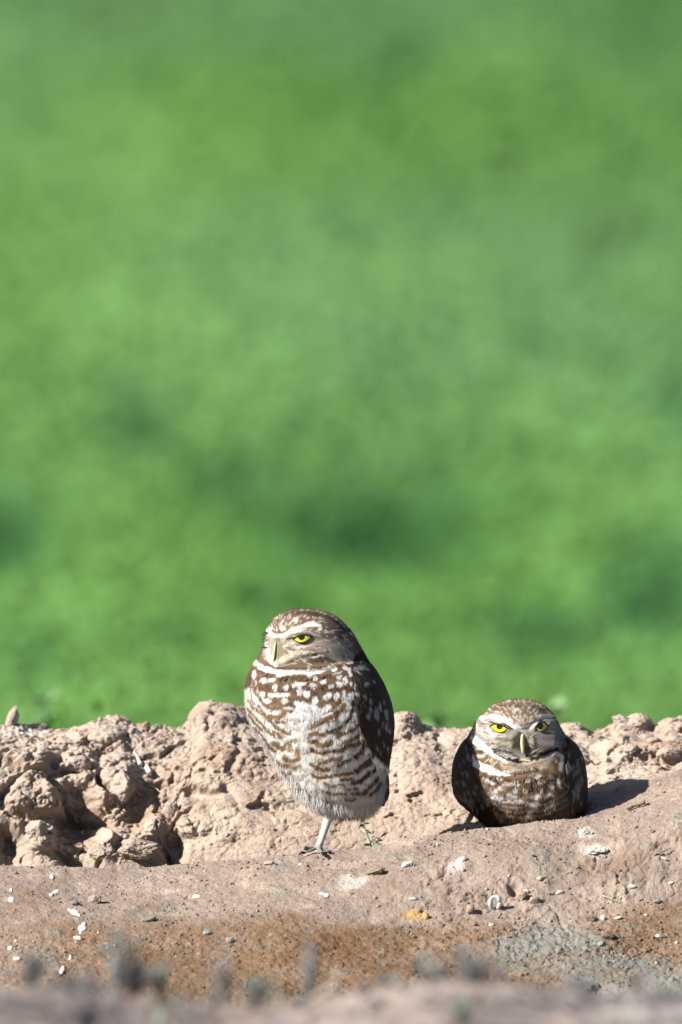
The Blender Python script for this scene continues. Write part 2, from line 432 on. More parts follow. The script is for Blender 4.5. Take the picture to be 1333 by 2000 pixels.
    for (cx, cy, rx, ry) in ((1160, 1662, 30, 13), (1147, 1628, 17, 13), (893, 1690, 20, 14), (45, 1428, 45, 8), (690, 1720, 30, 14)):
        w = (np.exp(-(((wx - cx) / rx) ** 2 + ((wy - cy) / ry) ** 2) ** 2) * 0.65)[:, None]
        c = c * (1 - w) + np.array([0.66, 0.60, 0.54]) * w
    c = c * (1 + 0.20 * n1 + 0.12 * n2) * (1 - sstep(.12, .5, fbm(P * 9 + 4, 89, 4))[:, None] * np.array([.16, .22, .28]))
    o = link_mesh("dirt_bank", P, grid_faces(nr, nc), M_SOIL, np.clip(c, 0.02, 0.9))
    o['kind'] = 'structure'
    return P, np.clip(c, 0.02, 0.9), N, nr, nc
BP, BC, BN, BNR, BNC = bank()
_bpx, _bpy, _bd = to_px(BP)
def on_bank(px, py, r=2.5):
    for k in range(12):
        for rr in (r, r * 2):
            m = np.where((np.abs(_bpx - px) < rr) & (np.abs(_bpy - py - 4 * k) < rr))[0]
            if len(m):
                i = m[np.argmin(_bd[m] + 0.002 * np.hypot(_bpx[m] - px, _bpy[m] - py))]
                return BP[i], BN[i], BC[i]
    raise RuntimeError("no bank at %s %s" % (px, py))

def crumbs():
    V0, F0 = ico(1)
    m = np.where((np.abs(BP[:, 0]) < 0.40) & (BP[:, 1] > -0.30) & (BP[:, 1] < 0.38) & (_bpy > 1380))[0]
    Y = BP[m, 1]
    prob = np.where(Y < 0.03, 1.0, 0.28) * (0.4 + 1.2 * sstep(0.0, .4, fbm(BP[m] * 25, 91, 2))) * (1 + 1.0 * (_bpx[m] > 800) * (Y < 0.03)) * (1 + 0.8 * (_bpy[m] > 1800))
    idx = rng.choice(m, 12000, replace=False, p=prob / prob.sum())
    n = len(idx)
    s = 0.00035 + 0.0017 * rng.random(n) ** 7
    s = np.where(BP[idx, 1] > 0.03, s * 1.25, s)
    sc = s[:, None] * (0.7 + 0.6 * rng.random((n, 3)))
    jit = 1 + 0.22 * rng.standard_normal((n, len(V0), 1))
    # random rotation about z plus tilt
    a = rng.random(n) * 6.28; ca, sa = np.cos(a), np.sin(a)
    V = V0[None] * jit * sc[:, None, :]
    Vx = V[..., 0] * ca[:, None] - V[..., 1] * sa[:, None]; Vy = V[..., 0] * sa[:, None] + V[..., 1] * ca[:, None]
    V = np.stack([Vx, Vy, V[..., 2]], -1) + (BP[idx] + BN[idx] * s[:, None] * 0.1)[:, None]
    F = (F0[None] + (np.arange(n) * len(V0))[:, None, None]).reshape(-1, 3)
    tint = (1 + 0.22 * rng.standard_normal((n, 1))).clip(.5, 1.5)
    c = BC[idx] * tint
    w = rng.random(n) < 0.02
    c[w] = np.array([0.62, 0.57, 0.5])
    o = link_mesh("soil_crumbs", V.reshape(-1, 3), F, M_STONE, np.repeat(c, len(V0), 0).clip(.02, .9), smooth=True)
    o['kind'] = 'stuff'; o['label'] = 'crumbs of dry soil and grit scattered over the bank'; o['category'] = 'soil crumbs'
crumbs()

# ================================================================== foreground verge (out of focus)
def verge():
    xs = np.linspace(-1.6, 1.6, 321)
    ys = np.concatenate([np.linspace(-5.2, -2.7, 60), np.linspace(-2.68, -2.07, 90), np.linspace(-2.065, -1.6, 30)])
    X, Y = np.meshgrid(xs, ys)
    pxv = 666.5 + X / 0.000413
    edge = np.interp(pxv, [-400, 0, 250, 420, 600, 700, 860, 1000, 1150, 1333, 1800], [1912, 1922, 1945, 1965, 1955, 1932, 1912, 1922, 1940, 1935, 1925])
    ztop = z_at(edge, -2.1)
    Z = ztop - 0.0
    t = sstep(-2.11, -1.7, Y)
    Z = Z * (1 - t) + (-0.34) * t
    V = np.stack([X, Y, Z], -1).reshape(-1, 3)
    n1 = fbm(V * (14, 9, 14), 101, 4); n2 = fbm(V * (60, 60, 60), 102, 3)
    V[:, 2] += (0.006 * n1 + 0.0035 * n2) * (1 - t.ravel())
    c = np.array([0.36, 0.29, 0.255]) * (1 + 0.75 * fbm(V * (9, 16, 9), 103, 3))[:, None]
    g = sstep(0.05, 0.45, fbm(V * (7, 14, 7), 104, 3))[:, None]
    c = c * (1 - g) + np.array([0.17, 0.16, 0.165]) * g
    g = sstep(0.2, 0.5, fbm(V * (8, 18, 7), 105, 3))[:, None] * .7
    c = c * (1 - g) + np.array([0.46, 0.42, 0.40]) * g
    o = link_mesh("verge", V, grid_faces(len(ys), len(xs)), M_FORE, c.clip(.02, .9)); o['kind'] = 'structure'
    # ditch end: a plain sheet continues towards and past the camera below
verge()
def litter():
    n = 3600
    x = rng.uniform(-0.6, 0.6, n); y = rng.uniform(-3.0, -2.07, n)
    pxv = 666.5 + x / 0.000413
    z = z_at(np.interp(pxv, [-400, 0, 250, 420, 600, 700, 860, 1000, 1150, 1333, 1800], [1912, 1922, 1945, 1965, 1955, 1932, 1912, 1922, 1940, 1935, 1925]), -2.1) + 0.003
    keep = fbm(np.stack([x * 9, y * 9, z * 0], -1), 111, 2) > -0.05
    x, y, z = x[keep], y[keep], z[keep]; n = len(x)
    az = rng.random(n) * 6.28; el = rng.normal(.25, .35, n); L = rng.uniform(.005, .026, n)
    d = np.stack([np.cos(az) * np.cos(el), np.sin(az) * np.cos(el), np.sin(el)], -1); s = np.stack([-np.sin(az), np.cos(az), 0 * az], -1)
    P = np.stack([x, y, z], -1); w = (L * .16)[:, None]; L = L[:, None]
    V = np.stack([P - s * w, P + s * w, P + d * L + s * w * .4, P + d * L - s * w * .4], 1).reshape(-1, 3)
    pal = np.array([[.30, .28, .27], [.20, .19, .21], [.42, .37, .33], [.28, .34, .27], [.27, .25, .27]])
    c = np.repeat(pal[rng.integers(0, 5, n)], 4, 0)
    o = link_mesh("plant_litter", V, np.arange(len(V)).reshape(-1, 4), M_TWIG, c, smooth=False)
    o['kind'] = 'stuff'; o['label'] = 'blurred dry grey plant litter on the ground at the bottom'; o['category'] = 'litter'
litter()

def weed(px, pyb, pyt, spread, cl, label, nst=7, Y=-2.1, leaf=0.0052, group='low weeds growing in the blurred foreground', name="weed", zb=None, nl=15):
    """small branching weed with many tiny leaves: stems > leaves"""
    s = 0.000413 * (Y + 12.07) / 9.97
    bx = (px - 666.5) * s; z0 = float(z_at(pyb, Y)); z1 = float(z_at(pyt, Y))
    if zb is not None: z0 = zb
    H = z1 - z0
    t = thing(name, (bx, Y, z0), label, 'weed', group)
    stems = Bag(); lv = Bag()
    cl = np.array(cl)
    for i in range(nst):
        a = random.uniform(0, 6.28); lean = random.uniform(0.1, 1.0) * spread * s
        hh = H * random.uniform(.55, 1.0)
        if i == 0: hh = H; lean *= .3
        u = np.linspace(0, 1, 8)[:, None]
        P = np.array([bx, Y, z0 - .004]) + np.array([math.cos(a) * lean, math.sin(a) * lean * .7, 0]) * u ** 1.3 + np.array([0, 0, hh + .004]) * u
        P[:, :2] += rng.normal(0, .0008, (8, 2))
        V, F4, F3 = tube(P, np.linspace(.0011, .0006, 8), 5)
        stems.add(V, F4, F3, cl * .8)
        for q in range(nl):
            k = random.uniform(.1, 1) * 7; j = int(min(k, 6)); f = k - j
            p = P[j] * (1 - f) + P[j + 1] * f
            az = random.uniform(0, 6.28); el = random.uniform(-.2, 1.1)
            d = np.array([math.cos(az) * math.cos(el), math.sin(az) * math.cos(el), math.sin(el)]); sd = np.array([-math.sin(az), math.cos(az), 0])
            L = leaf * random.uniform(.8, 2.2); w = L * .28
            V4 = np.stack([p, p + d * L * .5 + sd * w, p + d * L, p + d * L * .5 - sd * w])
            lv.add(V4, np.array([[0, 1, 2, 3]]), None, cl * random.uniform(.7, 1.25))
    stems.link("stem", M_TWIG, t); lv.link("leaves", M_TWIG, t, False)
for a in ((230, 1945, 1788, 48, (.46, .49, .50), 'tall pale grey blurred weed near the bottom left, the tallest in the foreground', 9),
          (262, 1950, 1868, 45, (.27, .26, .30), 'dark bushy blurred weed right beside the tallest grey weed', 14),
          (312, 1950, 1872, 28, (.30, .46, .32), 'green blurred weed just right of the tallest grey weed', 8),
          (150, 1950, 1905, 70, (.40, .41, .41), 'low spreading grey weed left of the tallest grey weed', 14),
          (58, 1940, 1868, 45, (.27, .25, .27), 'dark purplish grey blurred weed nearest the left edge', 12),
          (435, 1968, 1872, 22, (.44, .42, .43), 'thin greyish blurred weed below the standing owl, left of its foot', 7),
          (502, 1975, 1905, 30, (.24, .34, .26), 'dull green blurred weed between two thin grey ones', 9),
          (604, 1965, 1850, 20, (.42, .39, .41), 'thin grey blurred weed straight below the foot of the standing owl', 7),
          (770, 1955, 1905, 40, (.27, .34, .29), 'low green grey weed left of the wide dark tangle', 9),
          (915, 1945, 1850, 80, (.30, .28, .29), 'wide dark grey tangle of dry weed left of the grey crusted soil', 20),
          (860, 1940, 1870, 50, (.30, .28, .28), 'pale twiggy weed at the left side of the wide dark tangle', 10),
          (1130, 1955, 1900, 60, (.34, .34, .36), 'pale low blurred weed under the grey crusted soil', 9)):
    a = a[:3] + (a[3] * 1.5, tuple(.55 * v + .45 * w for v, w in zip(a[4], (.40, .44, .42)))) + a[5:]
    weed(*a[:6], a[6] if len(a) > 6 else 7)
for i, (x, t, sp, n, cl, lab) in enumerate(((78, 1352, 60, 10, (.20, .34, .16), 'bluish green blurred tuft rising behind the bank crest at the far left'), (135, 1372, 55, 9, (.15, .33, .07), 'bright green blurred tuft behind the crest, right of the bluish tuft'),
        (1088, 1372, 75, 8, (.28, .42, .20), 'pale green blurred tuft just right of the crouching owl\'s head'), (865, 1388, 60, 8, (.24, .38, .18), 'low pale green tuft behind the crest left of the crouching owl'))):
    weed(x, 1500, t, sp * 1.5, tuple(v * 1.25 for v in cl), lab, n * 2, Y=2.6, leaf=.016, group='green tufts behind the bank', name='grass_tuft', zb=-0.66, nl=60)
weed(905, 2040, 1965, 40, (.15, .26, .16), 'small dark green blurred weed at the very bottom edge', 8, Y=-2.4)
weed(170, 2010, 1945, 60, (.20, .21, .25), 'low bluish grey blurred weed at the bottom left edge', 10, Y=-2.35)

# ================================================================== paint canvas for plumage pattern
class Canvas:
    def __init__(s, x0, y0, x1, y1, ch=3, base=0.0, ss=2, warp=1.6, seed=0):
        s.x0, s.y0, s.ss = x0, y0, ss
        w = int((x1 - x0) * ss); h = int((y1 - y0) * ss)
        s.X, s.Y = np.meshgrid(x0 + (np.arange(w) + .5) / ss, y0 + (np.arange(h) + .5) / ss)
        Q = np.stack([s.X.ravel(), s.Y.ravel(), np.zeros(w * h)], -1)
        s.RX, s.RY = s.X, s.Y
        if warp:
            s.X = s.X + warp * (fbm(Q * .16, seed + 201, 3).reshape(h, w) * 1.6 + .35 * noise3(Q * 0.9, seed + 205).reshape(h, w))
            s.Y = s.Y + warp * (fbm(Q * .16 + 50, seed + 202, 3).reshape(h, w) * 1.6 + .35 * noise3(Q * 0.9 + 9, seed + 206).reshape(h, w))
        s.A = np.zeros((h, w, ch)); s.A[:] = base
    def _mix(s, m, c, sl=None):
        c = np.asarray(c, float)
        if sl is None: s.A[:] = s.A * (1 - m[..., None]) + c * m[..., None]
        else: s.A[sl] = s.A[sl] * (1 - m[..., None]) + c * m[..., None]
    def _sl(s, x0, y0, x1, y1):
        f = lambda v, o, n: int(np.clip((v - o) * s.ss, 0, n))
        return (slice(f(y0, s.y0, s.A.shape[0]), f(y1, s.y0, s.A.shape[0])), slice(f(x0, s.x0, s.A.shape[1]), f(x1, s.x0, s.A.shape[1])))
    def spot(s, x, y, rx, ry, c, rot=0, soft=1.4, a=1.0):
        R = max(rx, ry) + 8; sl = s._sl(x - R, y - R, x + R, y + R)
        dx = s.X[sl] - x; dy = s.Y[sl] - y; t = math.radians(rot)
        u = (dx * math.cos(t) + dy * math.sin(t)) / rx; v = (-dx * math.sin(t) + dy * math.cos(t)) / ry
        d = (np.sqrt(u * u + v * v) - 1) * min(rx, ry)
        s._mix(sstep(soft, -soft, d) * a if False else (1 - sstep(-soft, soft, d)) * a, c, sl)
    def stroke(s, pts, w, c, soft=1.2, a=1.0, add=False):
        pts = np.array(pts, float); w = np.broadcast_to(np.asarray(w, float), (len(pts),))
        R = w.max() + 8
        sl = s._sl(pts[:, 0].min() - R, pts[:, 1].min() - R, pts[:, 0].max() + R, pts[:, 1].max() + R)
        X = s.X[sl]; Y = s.Y[sl]; D = np.full(X.shape, 1e9)
        for i in range(len(pts) - 1):
            ab = pts[i + 1] - pts[i]; t = np.clip(((X - pts[i, 0]) * ab[0] + (Y - pts[i, 1]) * ab[1]) / (ab @ ab + 1e-9), 0, 1)
            d = np.hypot(X - pts[i, 0] - t * ab[0], Y - pts[i, 1] - t * ab[1]) - (w[i] * (1 - t) + w[i + 1] * t) / 2
            D = np.minimum(D, d)
        m = (1 - sstep(-soft, soft, D)) * a
        if add: s.A[sl] += m[..., None] * np.asarray(c, float)
        else: s._mix(m, c, sl)
    def poly(s, pts, c, soft=1.5, a=1.0):
        pts = np.array(pts, float); X, Y = s.X, s.Y
        ins = np.zeros(X.shape, bool); D = np.full(X.shape, 1e9)
        n = len(pts)
        for i in range(n):
            p, q = pts[i], pts[(i + 1) % n]
            ab = q - p; t = np.clip(((X - p[0]) * ab[0] + (Y - p[1]) * ab[1]) / (ab @ ab + 1e-9), 0, 1)
            D = np.minimum(D, np.hypot(X - p[0] - t * ab[0], Y - p[1] - t * ab[1]))
            cr = ((p[1] > Y) != (q[1] > Y)) & (X < (q[0] - p[0]) * (Y - p[1]) / (q[1] - p[1] + 1e-12) + p[0])
            ins ^= cr
        s._mix((1 - sstep(-soft, soft, np.where(ins, -D, D))) * a, c)
    def blur(s, r):
        k = np.hanning(2 * r + 3)[1:-1]; k /= k.sum()
        for ax in (0, 1):
            pad = [(0, 0)] * 3; pad[ax] = (r, r); Ap = np.pad(s.A, pad, mode='edge'); o = np.zeros_like(s.A)
            for j, w in enumerate(k):
                o += w * (Ap[j:j + s.A.shape[0]] if ax == 0 else Ap[:, j:j + s.A.shape[1]])
            s.A = o
    def sample(s, px, py):
        x = np.clip((px - s.x0) * s.ss - .5, 0, s.A.shape[1] - 1.001); y = np.clip((py - s.y0) * s.ss - .5, 0, s.A.shape[0] - 1.001)
        xi = x.astype(int); yi = y.astype(int); fx = (x - xi)[:, None]; fy = (y - yi)[:, None]
        A = s.A
        return (A[yi, xi] * (1 - fx) + A[yi, xi + 1] * fx) * (1 - fy) + (A[yi + 1, xi] * (1 - fx) + A[yi + 1, xi + 1] * fx) * fy

WH = (.88, .855, .81); CR = (.74, .64, .46); BR = (.185, .118, .075); OB = (.26, .152, .065); DB = (.085, .052, .032); BK = (.018, .016, .017)
GY = (.46, .41, .35); OL = (.40, .35, .23); LG = (.60, .56, .50); WB = (.042, .030, .024); WS = (.30, .285, .31)

# ------------------------------------------------------------------ owl pattern 1: standing
def paint_owl1():
    cv = Canvas(460, 1170, 800, 1680, seed=1, base=BR, warp=1.8)
    # belly white field, chest brown
    cv.poly([(470, 1350), (500, 1335), (507, 1372), (530, 1388), (575, 1384), (590, 1370), (620, 1380), (650, 1392), (668, 1370), (690, 1352), (720, 1370), (722, 1460), (780, 1500), (780, 1600), (560, 1600), (470, 1440)], WH, 2)
    S = cv.stroke; P = cv.spot
    for (x, y, rx, ry, r) in ((515.6, 1330, 6, 4.5, 40), (531, 1328, 8, 5, -20), (538, 1343, 4.5, 8, 0), (560, 1343, 6, 5, 0), (584, 1337, 13, 4.5, -5), (600, 1356, 7, 7, 20), (613, 1339, 7, 5.5, 0),
                              (604, 1313, 5, 10, 0), (616, 1325, 6, 4, 0), (497, 1318, 3.5, 9, 15), (499, 1341, 3.2, 10, 0), (512, 1356, 5, 6, 0), (521, 1369, 9, 5, 15), (502, 1365, 4, 10, -25),
                              (556, 1369, 7, 6, 0), (579, 1373, 6, 5, 0), (615, 1369, 6, 9, 20), (565, 1384, 9, 3.2, 0), (632, 1331, 6, 4.5, -20), (662, 1323, 6, 4, -20), (663, 1337, 6.5, 6.5, 0), (675, 1330, 4.5, 8, 10),
                              (647, 1341, 4.5, 4.5, 0), (640, 1361, 9, 6.5, -35), (658, 1361, 5.5, 9, 10), (672, 1358, 3.6, 10, 10), (685, 1337, 2.6, 4, 0), (640, 1384, 10, 6.5, -20), (587, 1350, 5, 8, 10), (545, 1320, 6, 2.5, 0)):
        P(x, y, rx, ry, WH, r, 1.4)
    S([(528, 1358), (545, 1358), (563, 1357)], 7.5, WH)
    S([(650, 1318), (668, 1313)], 3, LG)
    # flank curved bars
    S([(684, 1358), (684, 1375), (678, 1395), (665, 1411)], 8, WH); S([(703, 1380), (698, 1400), (683, 1420)], 9, WH)
    for pts, w, c in (([(672, 1378), (668, 1388), (655, 1397), (640, 1404), (620, 1414), (606, 1420)], 8, OB), ([(692, 1372), (690, 1388), (685, 1400), (672, 1418), (660, 1426)], 5.5, DB),
                      ([(664, 1372), (652, 1376), (640, 1374), (630, 1370)], 4, OB),
                      ([(706, 1412), (692, 1424), (680, 1432), (664, 1437)], 5.5, OB), ([(600, 1437), (618, 1433), (634, 1436)], 6, OB), ([(640, 1430), (652, 1428), (668, 1434), (660, 1440)], 6, BR),
                      ([(712, 1432), (700, 1440), (684, 1447), (672, 1452)], 6, OB), ([(598, 1442), (608, 1448), (618, 1450)], 7, OB), ([(622, 1455), (632, 1456), (645, 1451)], 8, OB),
                      ([(607, 1463), (618, 1469), (630, 1472), (650, 1468), (664, 1466)], 5.5, (.17, .09, .04)), ([(624, 1491), (636, 1489), (650, 1484), (667, 1481)], 6.5, OB), ([(605, 1494), (622, 1498)], 4.5, OB),
                      ([(620, 1503), (640, 1504)], 6, OB), ([(612, 1515), (622, 1518), (632, 1519), (655, 1515), (678, 1512), (702, 1509)], 5, (.20, .11, .045)),
                      ([(634, 1530), (647, 1537), (662, 1533), (672, 1533)], 4.2, OB), ([(626, 1543), (640, 1548), (655, 1553), (675, 1551)], 3.8, OB), ([(674, 1561), (686, 1565), (695, 1561)], 4, OB),
                      ([(660, 1495), (672, 1490), (683, 1485)], 5, BR), ([(668, 1466), (680, 1458), (695, 1455), (714, 1449)], 6, BR), ([(695, 1478), (705, 1471), (713, 1461), (724, 1454)], 8, DB),
                      ([(698, 1507), (708, 1498), (722, 1488), (735, 1472)], 9, (.12, .075, .05)), ([(688, 1530), (706, 1527), (716, 1516), (734, 1504)], 6.5, DB), ([(666, 1524), (686, 1522)], 4.5, DB),
                      ([(690, 1552), (712, 1550), (725, 1537), (738, 1521)], 6, (.15, .09, .06)), ([(680, 1543), (700, 1541)], 3.5, OB), ([(722, 1555), (736, 1543), (745, 1530)], 5, BR), ([(636, 1566), (650, 1570)], 2.5, GY),
                      # left flank diagonals
                      ([(489, 1322), (489, 1345), (493, 1368), (505, 1381), (518, 1393)], 2.4, DB), ([(496, 1334), (498, 1352), (508, 1365), (514, 1377), (530, 1384), (550, 1385)], 5, BR),
                      ([(486, 1368), (495, 1383), (508, 1394), (521, 1403)], 4, OB), ([(484, 1385), (497, 1401), (510, 1413), (522, 1428), (536, 1440)], 4, OB),
                      ([(515, 1394), (523, 1403), (535, 1417), (548, 1428), (566, 1434)], 5, OB), ([(518, 1396), (532, 1401), (545, 1401), (556, 1396)], 7, OB), ([(487, 1398), (500, 1415), (512, 1426)], 3.5, BR),
                      ([(497, 1422), (508, 1433), (519, 1446)], 3.5, BR), ([(552, 1390), (570, 1390)], 4, OB), ([(540, 1410), (556, 1411)], 4.5, OB), ([(536, 1430), (550, 1440)], 5, OB),
                      ([(536, 1453), (546, 1458), (554, 1464)], 8, OB), ([(553, 1458), (568, 1450), (578, 1446)], 3.5, BR), ([(567, 1458), (567, 1464)], 8, (.40, .26, .13)), ([(583, 1464), (582, 1473)], 8, (.45, .30, .14)),
                      ([(554, 1481), (565, 1485)], 6.5, OB), ([(574, 1486), (585, 1482)], 6, OB), ([(550, 1495), (558, 1499), (566, 1495)], 6, OB), ([(575, 1500), (583, 1500), (589, 1493)], 5, OB),
                      ([(550, 1506), (558, 1512), (568, 1512)], 3.5, BR), ([(557, 1518), (568, 1527)], 3, DB), ([(520, 1450), (530, 1463), (538, 1469)], 4.5, BR), ([(540, 1485), (548, 1494)], 3, DB), ([(578, 1542), (588, 1544)], 3, GY)):
        S(pts, w * 1.9, (.60, .49, .38), 2.2, .35); S(pts, w * 1.4, c, 1.7, .96)
    # white centre
    cv.poly([(587, 1380), (598, 1378), (604, 1395), (628, 1398), (630, 1410), (606, 1416), (600, 1440), (606, 1470), (604, 1500), (600, 1540), (590, 1540), (588, 1480), (578, 1440), (580, 1410)], (.84, .83, .81), 2.5, .9)
    # chin bands
    S([(498, 1294), (512, 1303), (528, 1309), (555, 1314), (580, 1312), (605, 1313), (625, 1311), (642, 1304), (655, 1307)], [9, 11, 11, 10, 8, 9, 8, 7, 8], WH, 1.5)
    S([(672, 1303), (682, 1307), (685, 1319)], 7, WH)
    S([(552, 1303), (580, 1303), (610, 1299), (640, 1297)], [3, 7, 8, 8], BR, 1.5)
    S([(608, 1294), (630, 1287), (645, 1283)], [5, 13, 12], (.07, .05, .045), 2.5)
    # ---- head
    cv.poly([(505, 1288), (512, 1250), (520, 1225), (540, 1195), (590, 1180), (650, 1190), (700, 1230), (720, 1275), (712, 1300), (690, 1302), (672, 1290), (640, 1278), (600, 1300), (560, 1304), (530, 1298)], (.155, .105, .075), 2)
    r2 = np.random.default_rng(3)
    for i in range(340):  # crown streaks radiating back from the beak
        a = r2.uniform(-2.55, -.25); rr = r2.uniform(38, 150)
        x = 548 + math.cos(a) * rr; y = 1258 + math.sin(a) * rr * .62
        if y > 1236 and x < 640: continue
        L = r2.uniform(2.0, 4.2); P(x, y, L, r2.uniform(.8, 1.5), (.55, .47, .39), math.degrees(math.atan2(math.sin(a) * .62, math.cos(a))) + r2.uniform(-12, 12), .8, r2.uniform(.6, .95))
    for (x, y, rx, ry, r) in ((551, 1226, 4, 5, 20), (530, 1229, 3, 6, 10), (577, 1211, 4, 4, 0)):
        P(x, y, rx, ry, LG, r)
    # ear coverts
    cv.poly([(615, 1255), (650, 1245), (690, 1255), (695, 1290), (660, 1296), (630, 1280)], (.40, .35, .30), 4, .8)
    for i in range(110):
        x = r2.uniform(618, 702); y = r2.uniform(1222, 1298)
        P(x, y, r2.uniform(2, 5), r2.uniform(1, 2), (.66, .62, .57) if r2.random() < .55 else (.15, .11, .09), r2.uniform(10, 60), .9, .8)
    # face
    cv.poly([(514, 1268), (518, 1240), (530, 1236), (560, 1240), (600, 1232), (625, 1240), (645, 1262), (630, 1272), (600, 1280), (575, 1290), (550, 1300), (530, 1298), (516, 1285)], (.35, .305, .25), 3)
    S([(562, 1262), (590, 1260), (612, 1264)], [6, 6, 4], (.56, .50, .41), 2.5); S([(548, 1290), (566, 1279), (585, 1275), (610, 1272)], [7, 9, 7, 4], (.64, .56, .41), 2.5)
    S([(602, 1268), (620, 1262), (636, 1262)], 6, (.33, .25, .18), 2, .8); S([(585, 1272), (598, 1268)], 4, (.40, .30, .2), 2, .7)
    S([(541, 1252), (546, 1268), (543, 1284)], [6, 14, 8], (.30, .26, .19), 3); S([(548, 1262), (560, 1262), (572, 1266)], [10, 6, 2], (.30, .26, .19), 2, .8)
    S([(545, 1250), (562, 1246), (575, 1246)], [6, 6, 4], (.34, .30, .24), 2)
    S([(519, 1250), (523, 1270), (527, 1290), (540, 1300)], [7, 8, 9, 6], (.78, .74, .64), 2)
    S([(521, 1228), (527, 1238), (540, 1241), (554, 1240), (570, 1232), (590, 1226), (612, 1219), (626, 1224)], [7, 9, 6, 6, 9, 11, 11, 5], (.84, .80, .74), 2.2, .95)
    S([(566, 1244), (578, 1239), (592, 1237), (606, 1240), (618, 1243)], [2, 4, 4, 4, 1.5], (.10, .085, .07), 1)
    S([(575, 1256), (592, 1258), (606, 1255)], [1.5, 2, 1.5], (.25, .24, .26), .8)
    S([(560, 1296), (568, 1292), (585, 1284), (605, 1279), (628, 1276)], [.8, 2, 2.2, 3, .8], (.05, .04, .03), 1.5, .85); S([(536, 1298), (550, 1299), (566, 1290), (577, 1285)], 1.4, (.12, .09, .05), .7, .8)
    S([(575, 1290), (600, 1284), (630, 1280)], [2, 4, 4], CR, 1.2)
    S([(543, 1302), (560, 1299), (580, 1295)], 2, OL, 1, .8)
    for i in range(190):   # fine face streaks fanning away from the beak
        a = r2.uniform(-.75, .75); r0 = r2.uniform(12, 86); cx, cy = 541, 1262
        x0, y0 = cx + math.cos(a) * r0, cy + math.sin(a) * r0 * .75
        if abs(x0 - 592) < 24 and abs(y0 - 1246) < 10: continue
        if y0 < 1236: continue
        L = r2.uniform(7, 14); S([(x0, y0), (x0 + math.cos(a) * L, y0 + math.sin(a) * L * .75)], r2.uniform(1.2, 2.6), (.15, .115, .08) if r2.random() < .5 else (.72, .66, .56), .6, r2.uniform(.45, .85))
    S([(558, 1250), (573, 1247)], [2, 5], BK, 1.2, .85); S([(608, 1242), (624, 1246)], [5, 2], BK, 1.5, .8)
    S([(544, 1262), (552, 1270), (548, 1280)], [9, 13, 8], (.20, .165, .11), 3.5, .75); S([(549, 1258), (566, 1254)], [8, 4], (.22, .18, .13), 3, .7)
    S([(606, 1291), (622, 1288), (640, 1288), (655, 1292)], [3, 8, 10, 6], (.07, .05, .04), 2.5, .85)
    for i in range(140):
        x = r2.uniform(520, 740); y = r2.uniform(1380, 1570); P(x, y, 1.0, r2.uniform(4, 9), (.62, .56, .50) if r2.random() < .6 else (.93, .91, .88), r2.uniform(-14, 14) + (x - 620) * -.1, .8, .55)
    # wing part and nape (dark, spotted)
    cv.poly([(684, 1272), (700, 1232), (730, 1290)], (.12, .085, .062), 7, .8)
    cv.poly([(694, 1282), (712, 1262), (735, 1290), (790, 1400), (790, 1520), (762, 1500), (735, 1475), (722, 1455), (705, 1420), (695, 1380), (690, 1345), (687, 1310), (690, 1290)], WB, 2)
    for (x, y, rx, ry, r) in ((698, 1341, 2.5, 7, -10), (702, 1356, 4.5, 5, 0), (718, 1362, 2.5, 6, -20), (722, 1338, 5, 4, -20), (729, 1370, 3, 6, -10), (730, 1386, 2.5, 6, 0), (726, 1398, 4, 7, 10), (741, 1396, 4, 14, 0), (748, 1381, 2.5, 9, -5),
                              (760, 1397, 3, 11, -5), (756, 1373, 1.5, 5, 0), (736, 1332, 2, 4, -20), (761, 1420, 2.5, 9, 0), (753, 1417, 1.5, 6, 0), (766, 1429, 2, 6, 0), (745, 1430, 2, 6, 0), (755, 1455, 2, 6, 0), (763, 1462, 2, 5, 0), (742, 1462, 2, 6, -15), (750, 1472, 2, 4, 0)):
        P(x, y, rx, ry, WS, r, 1.0)
    S([(694, 1304), (704, 1306), (716, 1304), (726, 1309)], [3, 7, 8, 4], WS, 2, .8); S([(697, 1310), (710, 1316)], 3, WS); S([(706, 1292), (716, 1296)], 4, WS, 2, .5)
    # leg
    cv.poly([(640, 1572), (655, 1572), (650, 1660), (600, 1670), (625, 1620)], (.78, .76, .73), 2)
    cv.poly([(560, 1655), (660, 1655), (680, 1690), (540, 1690)], (.30, .27, .24), 2)
    return cv
